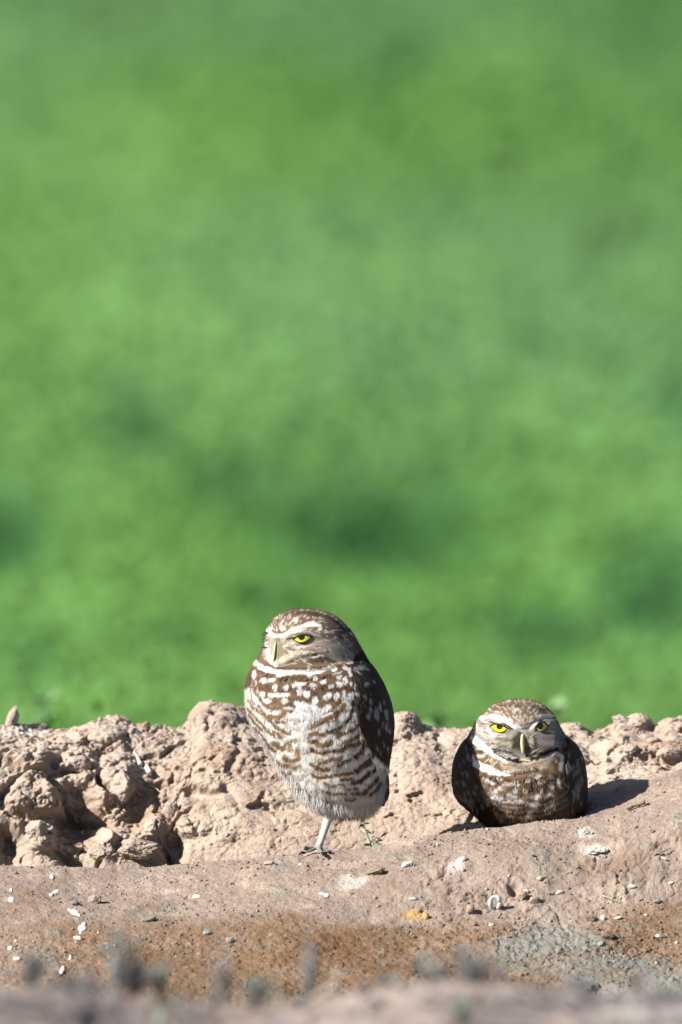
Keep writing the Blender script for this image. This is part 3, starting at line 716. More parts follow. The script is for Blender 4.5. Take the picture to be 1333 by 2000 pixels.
def paint_owl2():
    cv = Canvas(870, 1345, 1165, 1660, seed=5, base=(.16, .10, .065), warp=1.8)
    S = cv.stroke; P = cv.spot
    r2 = np.random.default_rng(9)
    # lower breast arcs
    for k in range(7):
        R = 62 + k * 9.5
        for side in (0,):
            pts = [(1018 + math.cos(t) * R * 1.25, 1478 + math.sin(t) * R) for t in np.linspace(.35, 2.8, 16)]
            S(pts, 5.0, (.36, .30, .25), 2.2, .8)
            S([(x, y + 4.6) for x, y in pts], 3.0, (.13, .08, .05), 1.5, .8)
    cv.poly([(925, 1500), (1100, 1500), (1095, 1545), (1050, 1566), (960, 1560), (935, 1530)], (.20, .125, .075), 5, .75)
    for (x, y, rx, ry, r) in ((951, 1525, 8, 5, 25), (962, 1531, 5, 4, 0), (965, 1545, 8, 6, 0), (990, 1532, 9, 4.5, 0), (1008, 1532, 9, 5, 10), (1007, 1545, 6, 6, 0), (1000, 1556, 11, 4.5, 10), (968, 1558, 9, 5, 10), (984, 1563, 13, 6, 0), (1012, 1566, 12, 4, 0),
                              (1032, 1526, 5, 4, 0), (1052, 1517, 8, 4.5, -15), (1057, 1528, 7, 4.5, -20), (1077, 1518, 5.5, 6, 0), (1049, 1556, 12, 4.5, -5), (1058, 1545, 3, 5, 0), (1077, 1535, 5, 6, 0), (1072, 1553, 9, 4, -20), (1040, 1571, 12, 4, 0), (1092, 1530, 4, 8, 0), (976, 1522, 7, 3, 10), (980, 1541, 6, 3.5, 10), (1026, 1545, 5, 4, 0)):
        P(x, y, rx, ry, (.66, .61, .56), r, 1.5, .95)
    # throat
    cv.poly([(960, 1480), (1085, 1478), (1070, 1500), (1040, 1512), (1000, 1512), (970, 1500)], (.44, .35, .26), 3)
    for i in range(60):
        x = r2.uniform(975, 1060); y = r2.uniform(1490, 1516); P(x, y, r2.uniform(3, 7), 1.1, (.70, .62, .50) if r2.random() < .5 else (.22, .14, .08), r2.uniform(-10, 10), .8, .7)
    S([(1045, 1500), (1060, 1512), (1030, 1514)], 5, (.12, .08, .06), 2, .7)
    S([(921, 1480), (930, 1492), (945, 1500), (968, 1508), (996, 1512)], [10, 13, 14, 13, 8], WH, 1.6)
    P(935, 1467, 13, 8, (.12, .085, .06), 10, 2); P(927, 1456, 5, 5, (.10, .08, .07), 0, 2); S([(947, 1477), (958, 1484), (970, 1494), (978, 1500)], [12, 13, 10, 6], (.20, .115, .06), 2)
    P(960, 1485, 3, 5, (.55, .40, .2), 0, 1.5); P(938, 1477, 8, 3, CR, 0, 2, .8)
    # right white patch
    S([(1088, 1470), (1098, 1480), (1096, 1502)], [6, 9, 7], (.72, .68, .62), 2); P(1086, 1484, 4, 6, (.60, .50, .38), 0, 2); S([(1075, 1495), (1080, 1512)], 8, (.34, .22, .10), 2)
    # wings
    cv.poly([(922, 1430), (922, 1500), (938, 1530), (965, 1570), (1000, 1600), (1010, 1640), (860, 1640), (860, 1430)], WB, 2)  # left wing plus painted shade, cut along the standing owl's cast shadow
    cv.poly([(1102, 1440), (1102, 1500), (1112, 1545), (1122, 1580), (1140, 1640), (1180, 1640), (1180, 1430)], WB, 3)
    for i in range(46):
        x = r2.uniform(888, 950); y = r2.uniform(1455, 1590)
        if x > 920 + max(0, y - 1500) * .6: continue
        P(x, y, r2.uniform(1.8, 3.2), r2.uniform(4, 8), (.17, .16, .165), -25, 1.5, .75)
    for i in range(34):
        x = r2.uniform(1108, 1144); y = r2.uniform(1470, 1570); P(x, y, r2.uniform(1.3, 2.4), r2.uniform(4, 8), (.26, .25, .25), 5, 1.2, .8)
    # head
    cv.poly([(912, 1450), (920, 1425), (935, 1395), (970, 1365), (1015, 1355), (1065, 1368), (1090, 1400), (1104, 1435), (1108, 1455), (1080, 1478), (1020, 1490), (970, 1478), (930, 1460)], (.20, .135, .09), 2)
    for i in range(230):
        a = r2.uniform(-3.0, -.14); rr = r2.uniform(14, 105); x = 1022 + math.cos(a) * rr; y = 1424 + math.sin(a) * rr * .62
        tt = math.degrees(math.atan2(math.sin(a) * .62, math.cos(a)))
        P(x, y, r2.uniform(2.2, 4.4), r2.uniform(.9, 1.6), (.62, .55, .46), tt + r2.uniform(-10, 10), .8, r2.uniform(.55, .95))
    # face sides
    cv.poly([(918, 1440), (925, 1412), (944, 1400), (990, 1410), (1018, 1424), (1052, 1408), (1085, 1404), (1104, 1440), (1095, 1462), (1060, 1478), (1022, 1486), (975, 1474), (935, 1452)], (.33, .29, .245), 3)
    cv.poly([(1040, 1425), (1070, 1425), (1104, 1440), (1095, 1462), (1060, 1476), (1034, 1470)], (.25, .225, .205), 9)  # right cheek painted darker than the left, partly in place of shade
    for i in range(70):
        x = r2.uniform(920, 955); y = r2.uniform(1400, 1448); P(x, y, r2.uniform(3, 6), 1, (.30, .26, .22) if r2.random() < .5 else (.68, .64, .58), r2.uniform(50, 80) * (1 if r2.random() < 2 else 1) - 90 + 50, 1, .6)
    S([(952, 1425), (965, 1437), (985, 1436)], [6, 7, 5], (.62, .59, .54), 3)
    S([(960, 1448), (985, 1452), (1003, 1462)], [6, 8, 5], (.60, .55, .42), 3)
    S([(1004, 1436), (996, 1445), (990, 1452)], [10, 8, 4], (.34, .30, .23), 2.5); S([(1006, 1440), (1012, 1455), (1014, 1466)], [12, 10, 6], (.36, .32, .22), 2.5)
    S([(1038, 1440), (1036, 1455), (1032, 1468)], [14, 13, 8], (.14, .125, .10), 3); S([(1055, 1448), (1075, 1452), (1092, 1456)], [12, 12, 10], (.34, .33, .33), 3)
    S([(1018, 1430), (1020, 1440)], [14, 10], (.42, .37, .32), 3)
    for i in range(150):
        a = r2.uniform(2.2, 4.0); r0 = r2.uniform(30, 88); cx, cy = 1021, 1440
        x0, y0 = cx + math.cos(a) * r0, cy + math.sin(a) * r0 * .8
        if y0 < 1406 or (abs(x0 - 975) < 22 and abs(y0 - 1420) < 11): continue
        L = r2.uniform(7, 13); S([(x0, y0), (x0 + math.cos(a) * L, y0 + math.sin(a) * L * .8)], r2.uniform(1.2, 2.4), (.17, .14, .11) if r2.random() < .5 else (.74, .70, .63), .6, r2.uniform(.4, .75))
    for i in range(110):   # radiating lores
        a = r2.uniform(math.pi * .72, math.pi * 1.22) if i % 2 else r2.uniform(-.6, .7)
        r0 = r2.uniform(8, 22); r1 = r0 + r2.uniform(6, 16); cx, cy = 1021, 1448
        S([(cx + math.cos(a) * r0, cy + math.sin(a) * r0 * .9), (cx + math.cos(a) * r1, cy + math.sin(a) * r1 * .9)], 1.6, (.16, .14, .10) if r2.random() < .5 else (.62, .57, .46), .6, .6)
    # white brows
    S([(938, 1404), (948, 1400), (963, 1399), (980, 1404), (993, 1412), (1006, 1420), (1020, 1422), (1036, 1420), (1046, 1412), (1056, 1403), (1070, 1398), (1080, 1400)], [4, 6, 8, 9, 8, 6, 6, 6, 7, 7, 7, 5], (.82, .80, .77), 2.2)
    S([(950, 1408), (962, 1407), (980, 1411)], 3, (.50, .48, .47), 1.5, .7)
    S([(954, 1411), (966, 1412), (982, 1415), (994, 1418), (998, 1424)], [2, 2.5, 3, 4, 4], (.06, .05, .045), .9)
    S([(1048, 1430), (1046, 1418), (1056, 1409), (1070, 1408)], [3, 4, 4, 3], (.05, .045, .045), 1.2)
    # white cheek stripe + black chin
    S([(922, 1441), (932, 1450), (946, 1460), (962, 1472), (978, 1482), (988, 1488)], [8, 14, 13, 12, 9, 5], (.86, .85, .84), 1.5)
    S([(966, 1468), (980, 1475), (996, 1481), (1012, 1487), (1020, 1489)], [3, 9, 11, 9, 4], BK, 1.5); S([(962, 1462), (980, 1466), (1000, 1472), (1014, 1480)], [1, 2.5, 3, 2], BK, .8)
    S([(1028, 1476), (1045, 1470), (1060, 1465)], [3, 4, 3], BK, 1); S([(1030, 1486), (1050, 1480), (1070, 1472), (1088, 1464)], [5, 9, 12, 8], (.03, .026, .026), 2)
    for (a, b) in (((1040, 1478), (1060, 1468)), ((1046, 1474), (1066, 1462)), ((985, 1472), (1008, 1482)), ((978, 1470), (1002, 1482)), ((972, 1470), (992, 1482)), ((1034, 1474), (1052, 1464))):
        S([a, b], 1.8, (.70, .65, .52), .7, .85)
    S([(1018, 1484), (1034, 1485)], 3.5, CR, 1)
    S([(1062, 1490), (1076, 1482), (1086, 1474)], [3, 6, 4], (.50, .48, .48), 1.5)
    return cv

# ------------------------------------------------------------------ owl body builder
class Rows:
    def __init__(s, rows):
        a = np.array(rows, float); s.a = a
    def at(s, py):
        a = s.a
        return [np.interp(py, a[:, 0], a[:, i]) for i in (1, 2, 3, 4)]
def loft(rows, dep0, H, sc=0.0005, ntheta=360, step=1.0):
    """rows: py, xl, xr, half depth (px), centre depth (px). H: canvas of relief (px)."""
    R = Rows(rows)
    py = np.arange(rows[0][0], rows[-1][0] + .01, step)
    xl, xr, dd, dc = R.at(py)
    def sm(v, r=4):
        k = np.hanning(2 * r + 3)[1:-1]; k /= k.sum(); return np.convolve(np.pad(v, r, mode='edge'), k, 'valid')
    e = sm(xl), sm(xr), sm(dd), sm(dc)
    xl[3:-3], xr[3:-3], dd[3:-3], dc[3:-3] = [v[3:-3] for v in e]
    th = np.linspace(-np.pi, np.pi, ntheta, endpoint=False)
    TH, PY = np.meshgrid(th, py)
    xc = ((xl + xr) / 2)[:, None]; w = ((xr - xl) / 2)[:, None]
    PX = xc + w * np.sin(TH); DP = dc[:, None] - dd[:, None] * np.cos(TH)
    P = W3(PX, PY, dep0 + DP * sc)
    N = np.cross(np.gradient(P, axis=1), np.gradient(P, axis=0)); N /= np.linalg.norm(N, axis=-1)[..., None] + 1e-12
    h = H.sample(PX.ravel(), PY.ravel()).reshape(TH.shape) if H is not None else 0 * TH
    h = h * sstep(-0.05, 0.35, np.cos(TH))
    P = P + N * (h * sc)[..., None]
    nr, nc = TH.shape
    V = P.reshape(-1, 3); F = grid_faces(nr, nc, True)
    V = np.concatenate([V, P[0].mean(0)[None], P[-1].mean(0)[None]])
    i = np.arange(nc); k = nr * nc; l = (nr - 1) * nc
    F3 = np.concatenate([np.stack([np.full(nc, k), i, (i + 1) % nc], -1), np.stack([np.full(nc, k + 1), l + (i + 1) % nc, l + i], -1)])
    return V, F, F3
def remesh(V, F4, F3, vox):
    me = bpy.data.meshes.new("tmp"); me.from_pydata(V.tolist(), [], F4.tolist() + F3.tolist())
    ob = bpy.data.objects.new("tmp", me); col.objects.link(ob)
    md = ob.modifiers.new("r", 'REMESH'); md.mode = 'VOXEL'; md.voxel_size = vox
    sm = ob.modifiers.new("s", 'SMOOTH'); sm.factor = .5; sm.iterations = 2
    dg = bpy.context.evaluated_depsgraph_get()
    m2 = bpy.data.meshes.new_from_object(ob.evaluated_get(dg))
    n = len(m2.vertices); A = np.zeros(n * 3, np.float32); m2.vertices.foreach_get("co", A); A = A.reshape(-1, 3).astype(float)
    m2.calc_loop_triangles(); T = np.zeros(len(m2.loop_triangles) * 3, np.int32); m2.loop_triangles.foreach_get("vertices", T)
    NN = np.zeros(n * 3, np.float32); m2.vertices.foreach_get("normal", NN)
    bpy.data.objects.remove(ob); bpy.data.meshes.remove(me); bpy.data.meshes.remove(m2)
    return A, T.reshape(-1, 3), NN.reshape(-1, 3).astype(float)

def back_colour(P):
    n = len(P); f1, f2, ih, _ = worley(P * 95, 301)
    s = (1 - sstep(.22, .34, f1))[:, None] * (ih[:, None] > .35)
    return np.array(WB) * 1.3 * (1 - s) + np.array((.26, .24, .22)) * s
class Owl:
    def __init__(s, dep0, cv, A, T, N):
        s.dep0, s.cv, s.A, s.T, s.N = dep0, cv, A, T, N
        s.bvh = BVHTree.FromPolygons([tuple(v) for v in A], [tuple(t) for t in T])
    def hit(s, px, py):
        d = W(float(px), float(py), 0.0) - CAM; d /= np.linalg.norm(d)
        h, n, i, t = s.bvh.ray_cast(Vector(CAM), Vector(d))
        if h is None:
            q = W(float(px), float(py), s.dep0); h, n, i, t = s.bvh.find_nearest(Vector(q))
        n = np.array(n)
        if n @ FWD > 0: n = -n
        return np.array(h), n
    def colour(s, P, N):
        px, py, _ = to_px(P); c = s.cv.sample(px, py)
        b = sstep(0.02, 0.35, N @ FWD)[:, None]
        return c * (1 - b) + back_colour(P) * b
    def plumage(s, n, flow, length, width, lift, mask=None, hang=0.0, seed=0, name="plumage", parent=None, fringe=None):
        r = np.random.default_rng(seed)
        A, T, N = s.A, s.T, s.N
        e1 = A[T[:, 1]] - A[T[:, 0]]; e2 = A[T[:, 2]] - A[T[:, 0]]; ar = np.linalg.norm(np.cross(e1, e2), axis=1)
        ti = r.choice(len(T), n, p=ar / ar.sum()); u = r.random((n, 2)); sw = u.sum(1) > 1; u[sw] = 1 - u[sw]
        P = A[T[ti, 0]] + e1[ti] * u[:, :1] + e2[ti] * u[:, 1:]
        Nn = N[T[ti, 0]] * (1 - u.sum(1))[:, None] + N[T[ti, 1]] * u[:, :1] + N[T[ti, 2]] * u[:, 1:]
        Nn /= np.linalg.norm(Nn, axis=1)[:, None] + 1e-9
        px, py, _ = to_px(P)
        fx, fy = flow(px, py)
        if mask is not None:
            k = mask(px, py, Nn @ FWD) > r.random(len(px)); P, Nn, px, py, fx, fy = P[k], Nn[k], px[k], py[k], fx[k], fy[k]
        n = len(P)
        fx = fx + r.normal(0, .22, n); fy = fy + r.normal(0, .22, n)
        D = fx[:, None] * RGT - fy[:, None] * UPV
        D = D - Nn * (D * Nn).sum(1)[:, None]; D /= np.linalg.norm(D, axis=1)[:, None] + 1e-9
        if hang: D = D - UPV * hang; D /= np.linalg.norm(D, axis=1)[:, None] + 1e-9
        S = np.cross(D, Nn); S /= np.linalg.norm(S, axis=1)[:, None] + 1e-9
        L = length(px, py) * .0005 * r.uniform(.65, 1.3, n); Wd = width(px, py) * .0005 * r.uniform(.7, 1.3, n) * .5
        lf = lift(px, py) * r.uniform(.5, 1.5, n)
        seg = 4; vs = []; cs = []
        J = r.normal(0, .00024, (n, 3))
        jit = (1 + r.normal(0, .17, n)).clip(.55, 1.5)[:, None]
        for i in range(seg):
            t = i / (seg - 1)
            Q = P - Nn * .0004 + D * (L * t)[:, None] + Nn * (L * lf * (t - .55 * t * t) * 1.2 + .0002)[:, None]
            wv = (Wd * (1.0, 1.0, .75, .12)[i])[:, None]
            cq = s.colour((Q if i else P) + J, Nn) * jit * (0.93, 1.0, 1.03, 1.06)[i]
            vs += [Q - S * wv, Q + S * wv]; cs += [cq, cq]
        V = np.stack(vs, 1).reshape(-1, 3); C = np.stack(cs, 1).reshape(-1, 3).clip(.01, .93)
        b = (np.arange(n) * seg * 2)[:, None, None]
        F = (b + np.array([[0, 1, 3, 2], [2, 3, 5, 4], [4, 5, 7, 6]])[None]).reshape(-1, 4)
        ob = link_mesh(name, V, F, M_FEATH, C, parent, smooth=True)
        NV = np.repeat(Nn, seg * 2, 0); NV += np.repeat(r.normal(0, .10, (n, 3)), seg * 2, 0); NV /= np.linalg.norm(NV, axis=1)[:, None]
        if name != 'down' and len(ob.data.vertices) == len(NV): ob.data.normals_split_custom_set_from_vertices(NV.astype(np.float32).tolist())
        return ob
    def eye(s, root, cx, cy, half, up, lo, pup, tilt=0, iris=(.82, .74, .03), bulge=2.2, shade=1):
        """almond opening: up/lo = list of heights (px) at u=-1..1 ; pup = (x,y,r)"""
        n = 33; u = np.linspace(-1, 1, n); m = 13
        U, Vv = np.meshgrid(u, np.linspace(0, 1, m))
        hu = np.interp(U, np.linspace(-1, 1, len(up)), up); hl = np.interp(U, np.linspace(-1, 1, len(lo)), lo)
        X = cx + U * half; Yp = cy + tilt * U - hu + (hu + hl) * Vv
        h0, _ = s.hit(cx, cy); _, _, d0 = to_px(h0[None]); 
        hl_, _ = s.hit(cx - half, cy); hr_, _ = s.hit(cx + half, cy)
        dl = to_px(hl_[None])[2][0]; dr = to_px(hr_[None])[2][0]
        dep = dl * (1 - U) / 2 + dr * (1 + U) / 2
        dm = min(d0[0], (dl + dr) / 2)
        dep = dep + (dm - (dl + dr) / 2) * (1 - U ** 2) - .0005 * (1.2 + bulge * (1 - U ** 2))
        V = W3(X, Yp, dep).reshape(-1, 3)
        rr = np.hypot(X - pup[0], (Yp - pup[1])) / 13.0
        c = np.array(iris)[None] * (1.0 - .35 * sstep(.75, 1.15, rr.ravel()))[:, None]
        e = link_mesh("eye", V, grid_faces(m, n), M_EYE, c, root)
        # pupil: a dome clipped by the lids
        k = 28; rad = np.linspace(0, 1, 6); ang = np.linspace(0, 2 * np.pi, k, endpoint=False)
        RR, AA = np.meshgrid(rad, ang, indexing='ij')
        PX = pup[0] + RR * pup[2] * np.cos(AA); PY = pup[1] + RR * pup[2] * np.sin(AA)
        uu = (PX - cx) / half
        top = cy + tilt * uu - np.interp(uu, np.linspace(-1, 1, len(up)), up); bot = cy + tilt * uu + np.interp(uu, np.linspace(-1, 1, len(lo)), lo)
        PY = np.clip(PY, top, bot)
        dp = dl * (1 - uu) / 2 + dr * (1 + uu) / 2 + (dm - (dl + dr) / 2) * (1 - uu ** 2) - .0005 * (1.2 + bulge * (1 - uu ** 2)) - .0002
        Vp = W3(PX, PY, dp).reshape(-1, 3)
        link_mesh("pupil", Vp, grid_faces(6, k, True), M_EYE, np.tile([.006, .006, .007], (len(Vp), 1)), e)
        # dark rim
        ou = np.concatenate([np.stack([cx + u * half, cy + tilt * u - np.interp(u, np.linspace(-1, 1, len(up)), up)], -1), np.stack([cx + u[::-1] * half, cy + tilt * u[::-1] + np.interp(u[::-1], np.linspace(-1, 1, len(lo)), lo)], -1)[1:]])
        uu = (ou[:, 0] - cx) / half
        dp = dl * (1 - uu) / 2 + dr * (1 + uu) / 2 + (dm - (dl + dr) / 2) * (1 - uu ** 2) - .0005 * (1.2 + bulge * (1 - uu ** 2)) - .0003
        Pr = W3(ou[:, 0], ou[:, 1], dp)
        rad = np.where(np.arange(len(ou)) < n, 1.35, .55) * .0005
        Vt, F4, F3 = tube(Pr, rad, 6)
        b = Bag(); b.add(Vt, F4, F3, (.03, .025, .02)); b.link("eyelid", M_SKIN, root)
        return dm
    def beak(s, root, pts, c):
        """pts: (px,py,out px,half width px)"""
        b = Bag(); P = []; R = []
        th = np.linspace(0, 2 * np.pi, 14, endpoint=False); vs = []
        for (x, y, o, w) in pts:
            h, n = s.hit(x, y) if o < 90 else (None, None)
            d = to_px(h[None])[2][0]
            cc = np.cos(th) * w; dd = -np.sin(th) * w * 1.3
            vs.append(W3(x + cc, y + 0 * cc, d - .0005 * o + .0005 * dd))
        V = np.concatenate(vs); n = len(th); k = len(V)
        V = np.concatenate([V, vs[0].mean(0)[None], vs[-1].mean(0)[None]]); i = np.arange(n); l = (len(pts) - 1) * n
        F3 = np.concatenate([np.stack([np.full(n, k), (i + 1) % n, i], -1), np.stack([np.full(n, k + 1), l + i, l + (i + 1) % n], -1)])
        t = np.linspace(0, 1, len(pts)).repeat(n); t = np.concatenate([t, [0, 1]])[:, None]
        C = np.array(c) * (1 - t) + np.array((.66, .60, .30)) * t
        b.add(V, grid_faces(len(pts), n, True), F3, C)
        return b.link("beak", M_HORN, root)
    def wing(s, root, outline, rows, side, seed, tips, tmin=0):
        """layered vanes on the body between an outline x(py) and the back."""
        r = np.random.default_rng(seed); bag = Bag()
        py0, py1 = outline[0][1], outline[-1][1]
        oy = [p[1] for p in outline]; ox = [p[0] for p in outline]
        R = Rows(rows)
        def surf(py, th, off):
            xl, xr, dd, dc = [float(v) for v in R.at(py)]
            xc = (xl + xr) / 2; w = (xr - xl) / 2
            return np.array([xc + (w + off) * math.sin(th), py, dc - (dd + off) * math.cos(th)])
        def vane(py, th, L, wd, layer, lean, end=None):
            nl, nw = 7, 5; t = np.linspace(0, 1, nl); q = np.linspace(-1, 1, nw)
            prof = np.interp(t, [0, .15, .55, .85, 1], [.35, .8, 1, .8, .12])
            V = np.zeros((nl, nw, 3)); C = np.zeros((nl, nw, 3))
            xl, xr, dd, dc = [float(v) for v in R.at(py)]; w0 = (xr - xl) / 2
            for i in range(nl):
                yy = py + L * t[i]
                for j in range(nw):
                    thh = th + lean * t[i] + q[j] * wd * prof[i] / max(w0, 20)
                    off = layer + .4 + 1.9 * t[i] + .8 * (1 - q[j] ** 2)
                    V[i, j] = surf(min(yy, py1 + 30), thh, off)
                    V[i, j, 1] = yy
            Wd = W3(V[..., 0], V[..., 1], s.dep0 + V[..., 2] * .0005)
            px, py_, _ = to_px(Wd.reshape(-1, 3))
            front = sstep(-.2, .1, math.cos(th)) 
            cc = s.cv.sample(px + 4.5 * side, py_)
            cb = back_colour(Wd.reshape(-1, 3))
            c = cc * front + cb * (1 - front)
            edge = (np.abs(q)[None, :] * np.ones((nl, 1))).ravel()[:, None]
            c = c * (1 + .15 * (edge > .9)) * r.uniform(.8, 1.25) + .006
            bag.add(Wd.reshape(-1, 3), grid_faces(nl, nw), None, c)
        y = py0; row = 0
        while y < py1 - 4:
            f = (y - py0) / (py1 - py0)
            L = 12 + 26 * f; wd = 3.6 + 2.2 * f
            xl, xr, dd, dc = [float(v) for v in R.at(y)]; xc = (xl + xr) / 2; w = (xr - xl) / 2
            x0 = np.interp(y, oy, ox); sn = np.clip((x0 - xc) / w, -1, 1); t0 = max(math.asin(sn) * side, tmin)
            t1 = math.radians(172); th = t0 + (row % 2) * wd / w
            while th < t1:
                vane(y + r.uniform(-2, 2), th * side, L * r.uniform(.85, 1.15), wd * 1.15, 2.4 * (1 - f) * 0 + 1.0, r.normal(0, .015))
                th += wd * 1.5 / w
            y += L * .30; row += 1
        for (x, y, L, wd, lean) in tips:
            xl, xr, dd, dc = [float(v) for v in R.at(y)]; xc = (xl + xr) / 2; w = (xr - xl) / 2
            th = math.asin(np.clip((x - xc) / w, -1, 1)); vane(y, th, L, wd, 1.5, lean)
        return bag.link("wing", M_WING, root, True)

def closest_flow(cx, cy, hx, hy, neck):
    def f(px, py):
        dx = px - cx; dy = (py - cy); r = np.hypot(dx, dy) + 1e-6
        w = 1 - sstep(neck - 10, neck + 8, py)
        fx = w * dx / r + (1 - w) * ((px - hx) / 260.0); fy = w * dy / r + (1 - w) * 1.0
        return fx, fy
    return f

# ================================================================== OWL 1 (standing)
def owl_standing():
    rows = [(1189, 578, 596, 9, 0), (1191, 566, 618, 26, 0), (1194, 557, 633, 38, 0), (1200, 545, 651, 54, 0), (1210, 533, 665, 68, 1), (1220, 526, 676, 76, 1), (1230, 521, 685, 80, 1), (1240, 518, 692, 83, 1), (1255, 516, 700, 85, 2), (1265, 514, 706, 86, 2), (1275, 510, 712, 86, 3),
            (1285, 504, 717, 86, 4), (1292, 498, 722, 86, 4), (1300, 493, 727, 88, 3), (1320, 484, 739, 96, 0), (1336, 480, 748, 103, -2), (1360, 479, 758, 108, -3), (1380, 480, 764, 111, -3), (1400, 484, 767, 112, -2), (1420, 492, 768, 110, 0), (1440, 503, 766, 107, 2),
            (1460, 516, 763, 103, 4), (1480, 529, 760, 97, 6), (1500, 542, 757, 90, 8), (1520, 556, 754, 82, 10), (1540, 570, 751, 74, 12), (1555, 583, 748, 66, 13), (1567, 600, 744, 56, 14), (1577, 618, 736, 42, 14), (1584, 636, 722, 27, 14), (1588, 655, 700, 12, 14)]
    H = Canvas(460, 1170, 800, 1680, ch=1, base=0.0, warp=0)
    add = lambda p, w, h, soft: H.stroke(p, w, (h,), soft, 1.0, add=True)
    # head proud of the breast
    H.poly([(490, 1180), (500, 1292), (533, 1299), (575, 1301), (640, 1298), (700, 1292), (730, 1280), (740, 1180)], (5.5,), 3)
    add([(519, 1232), (540, 1240), (556, 1238), (575, 1230), (600, 1226), (624, 1226)], 5, 5.0, 4)
    add([(574, 1247), (608, 1247)], 8, -2.0, 6)
    add([(537, 1252), (535, 1285)], 6, 7, 6)
    add([(556, 1255), (555, 1280)], 6, -2.5, 6)
    add([(555, 1293), (590, 1280), (640, 1272)], 3, -1.2, 3)
    add([(545, 1298), (580, 1290), (620, 1282)], 3, 3.0, 2.5)
    add([(498, 1298), (540, 1311), (600, 1314), (650, 1308)], 7, 3, 4)
    H.blur(3)
    q = np.stack([H.RX.ravel() * .06, H.RY.ravel() * .035, 0 * H.RX.ravel()], -1)
    H.A[..., 0] += 2.0 * fbm(q, 401, 3).reshape(H.RX.shape) * sstep(1300, 1330, H.RY)
    V, F4, F3 = loft(rows, 0.0, H)
    # leg and toes joined to the body, then one skin
    bag = Bag(); bag.add(V, F4, F3)
    def limb(pts, rad, n=12):
        P = np.array([W(float(x), float(y), d * .0005) for x, y, d in pts]); 
        t = np.linspace(0, len(P) - 1, len(P) * 4); i = np.minimum(t.astype(int), len(P) - 2); f = (t - i)[:, None]
        Q = P[i] * (1 - f) + P[i + 1] * f; r = np.interp(t, np.arange(len(P)), rad) * .0005
        a, b, c = tube(Q, r, n); bag.add(a, b, c)
    limb([(656, 1545, 8), (648, 1575, 4), (641, 1600, 0), (633, 1625, -2), (626, 1646, -4), (622, 1656, -5)], [28, 16, 8.6, 7.2, 6.4, 6.5])
    gz = 1665
    limb([(622, 1654, -5), (612, 1659, -12), (602, 1663, -18), (595, 1666, -21)], [4.4, 3.2, 2.4, 2.0])
    limb([(622, 1654, -6), (626, 1662, -22), (628, 1664, -32), (630, 1666, -38)], [5.0, 4.0, 3.4, 3.0])
    limb([(623, 1654, -5), (634, 1659, -10), (638, 1662, -15), (642, 1664, -17)], [4.4, 3.2, 2.4, 2.0])
    limb([(623, 1655, -4), (627, 1657, 8), (632, 1659, 20)], [5.5, 4.2, 3.0])
    A, T, N = remesh(np.concatenate(bag.V), np.concatenate(bag.F4), np.concatenate(bag.F3), .0009)
    cv = paint_owl1()
    ow = Owl(0.0, cv, A, T, N)
    base = tuple(W(624.0, 1662.0, 0.0))
    root = thing("owl", base, "taller brown and white owl standing upright on one leg, head turned left", "owl", "burrowing owls on the bank")
    c = ow.colour(A, N)
    px, py, _ = to_px(A)
    legm = (py > 1588)[:, None]
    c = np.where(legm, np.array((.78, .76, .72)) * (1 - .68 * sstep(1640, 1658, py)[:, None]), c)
    link_mesh("body", A, T, M_SKIN, c * .9, root)
    fl = closest_flow(542, 1264, 640, 1400, 1296)
    ln = lambda x, y: 4.0 + 5.5 * sstep(1290, 1330, y) + 5 * sstep(1480, 1580, y) - 1.2 * (y < 1290) * (x < 640)
    wd = lambda x, y: np.where(y < 1295, 1.1, np.where(y < 1400, 2.0, 1.5))
    lf = lambda x, y: .05 + .05 * sstep(1500, 1580, y) + 0 * x
    def mk(px, py, nf):
        u = (px - 591) / 18; m = ~((np.abs(u) < 1) & (py > 1236) & (py < 1255))
        m &= ~((np.abs(px - 536) < 5) & (py > 1248) & (py < 1296))
        m &= py < 1652
        return m * np.where(py > 1590, .9, 1.0)
    ow.plumage(105000, fl, lambda x, y: np.where(y > 1592, 4.0, ln(x, y)), lambda x, y: np.where(y > 1592, .9, wd(x, y)), lf, mk, 0.0, 21, "plumage", root)
    def mkc(px, py, nf): return ((py > 1312) & (py < 1560)) * (nf < .2) * 1.0
    ow.plumage(15000, fl, lambda x, y: 13 + 0 * x, lambda x, y: 5.5 + 0 * x, lambda x, y: .035 + 0 * x, mkc, 0.0, 25, "breast_feathers", root)
    ow.plumage(30000, fl, lambda x, y: 8 + 3 * (y > 1310), lambda x, y: .8 + 0 * x, lambda x, y: .42 + 0 * x, lambda px, py, nf: ((np.abs(nf) < .34) & (py < 1588)) * 1.0, 0.0, 27, "loose_feathers", root)
    # loose down along the belly edge and flank
    def mk2(px, py, nf): return ((py > 1470) & (py < 1590)) * sstep(1470, 1560, py) * (np.abs(nf) < .62) * .7
    ow.plumage(60000, lambda x, y: (.35 * (x - 660) / 60, 1 + 0 * x), lambda x, y: 17 + 0 * x, lambda x, y: .7 + 0 * x, lambda x, y: .35 + 0 * x, mk2, 1.1, 22, "down", root)
    ow.eye(root, 590.5, 1246.5, 18.5, [0, 3.8, 5.8, 6.4, 6.0, 4.4, 0], [0, 4.0, 7.2, 8.2, 7.2, 4.2, 0], (589.0, 1243.4, 6.6), tilt=-2.4, iris=(.56, .58, .05))
    ow.beak(root, [(539, 1254, 0, 1.4), (538, 1260, .3, 2.2), (537, 1268, .6, 2.8), (536, 1276, .9, 2.9), (535, 1284, .9, 2.5), (534, 1290, .6, 1.7), (533.5, 1294, .6, .7)], (.50, .49, .34))
    # rictal bristles at the left edge
    b = Bag(); r = np.random.default_rng(4)
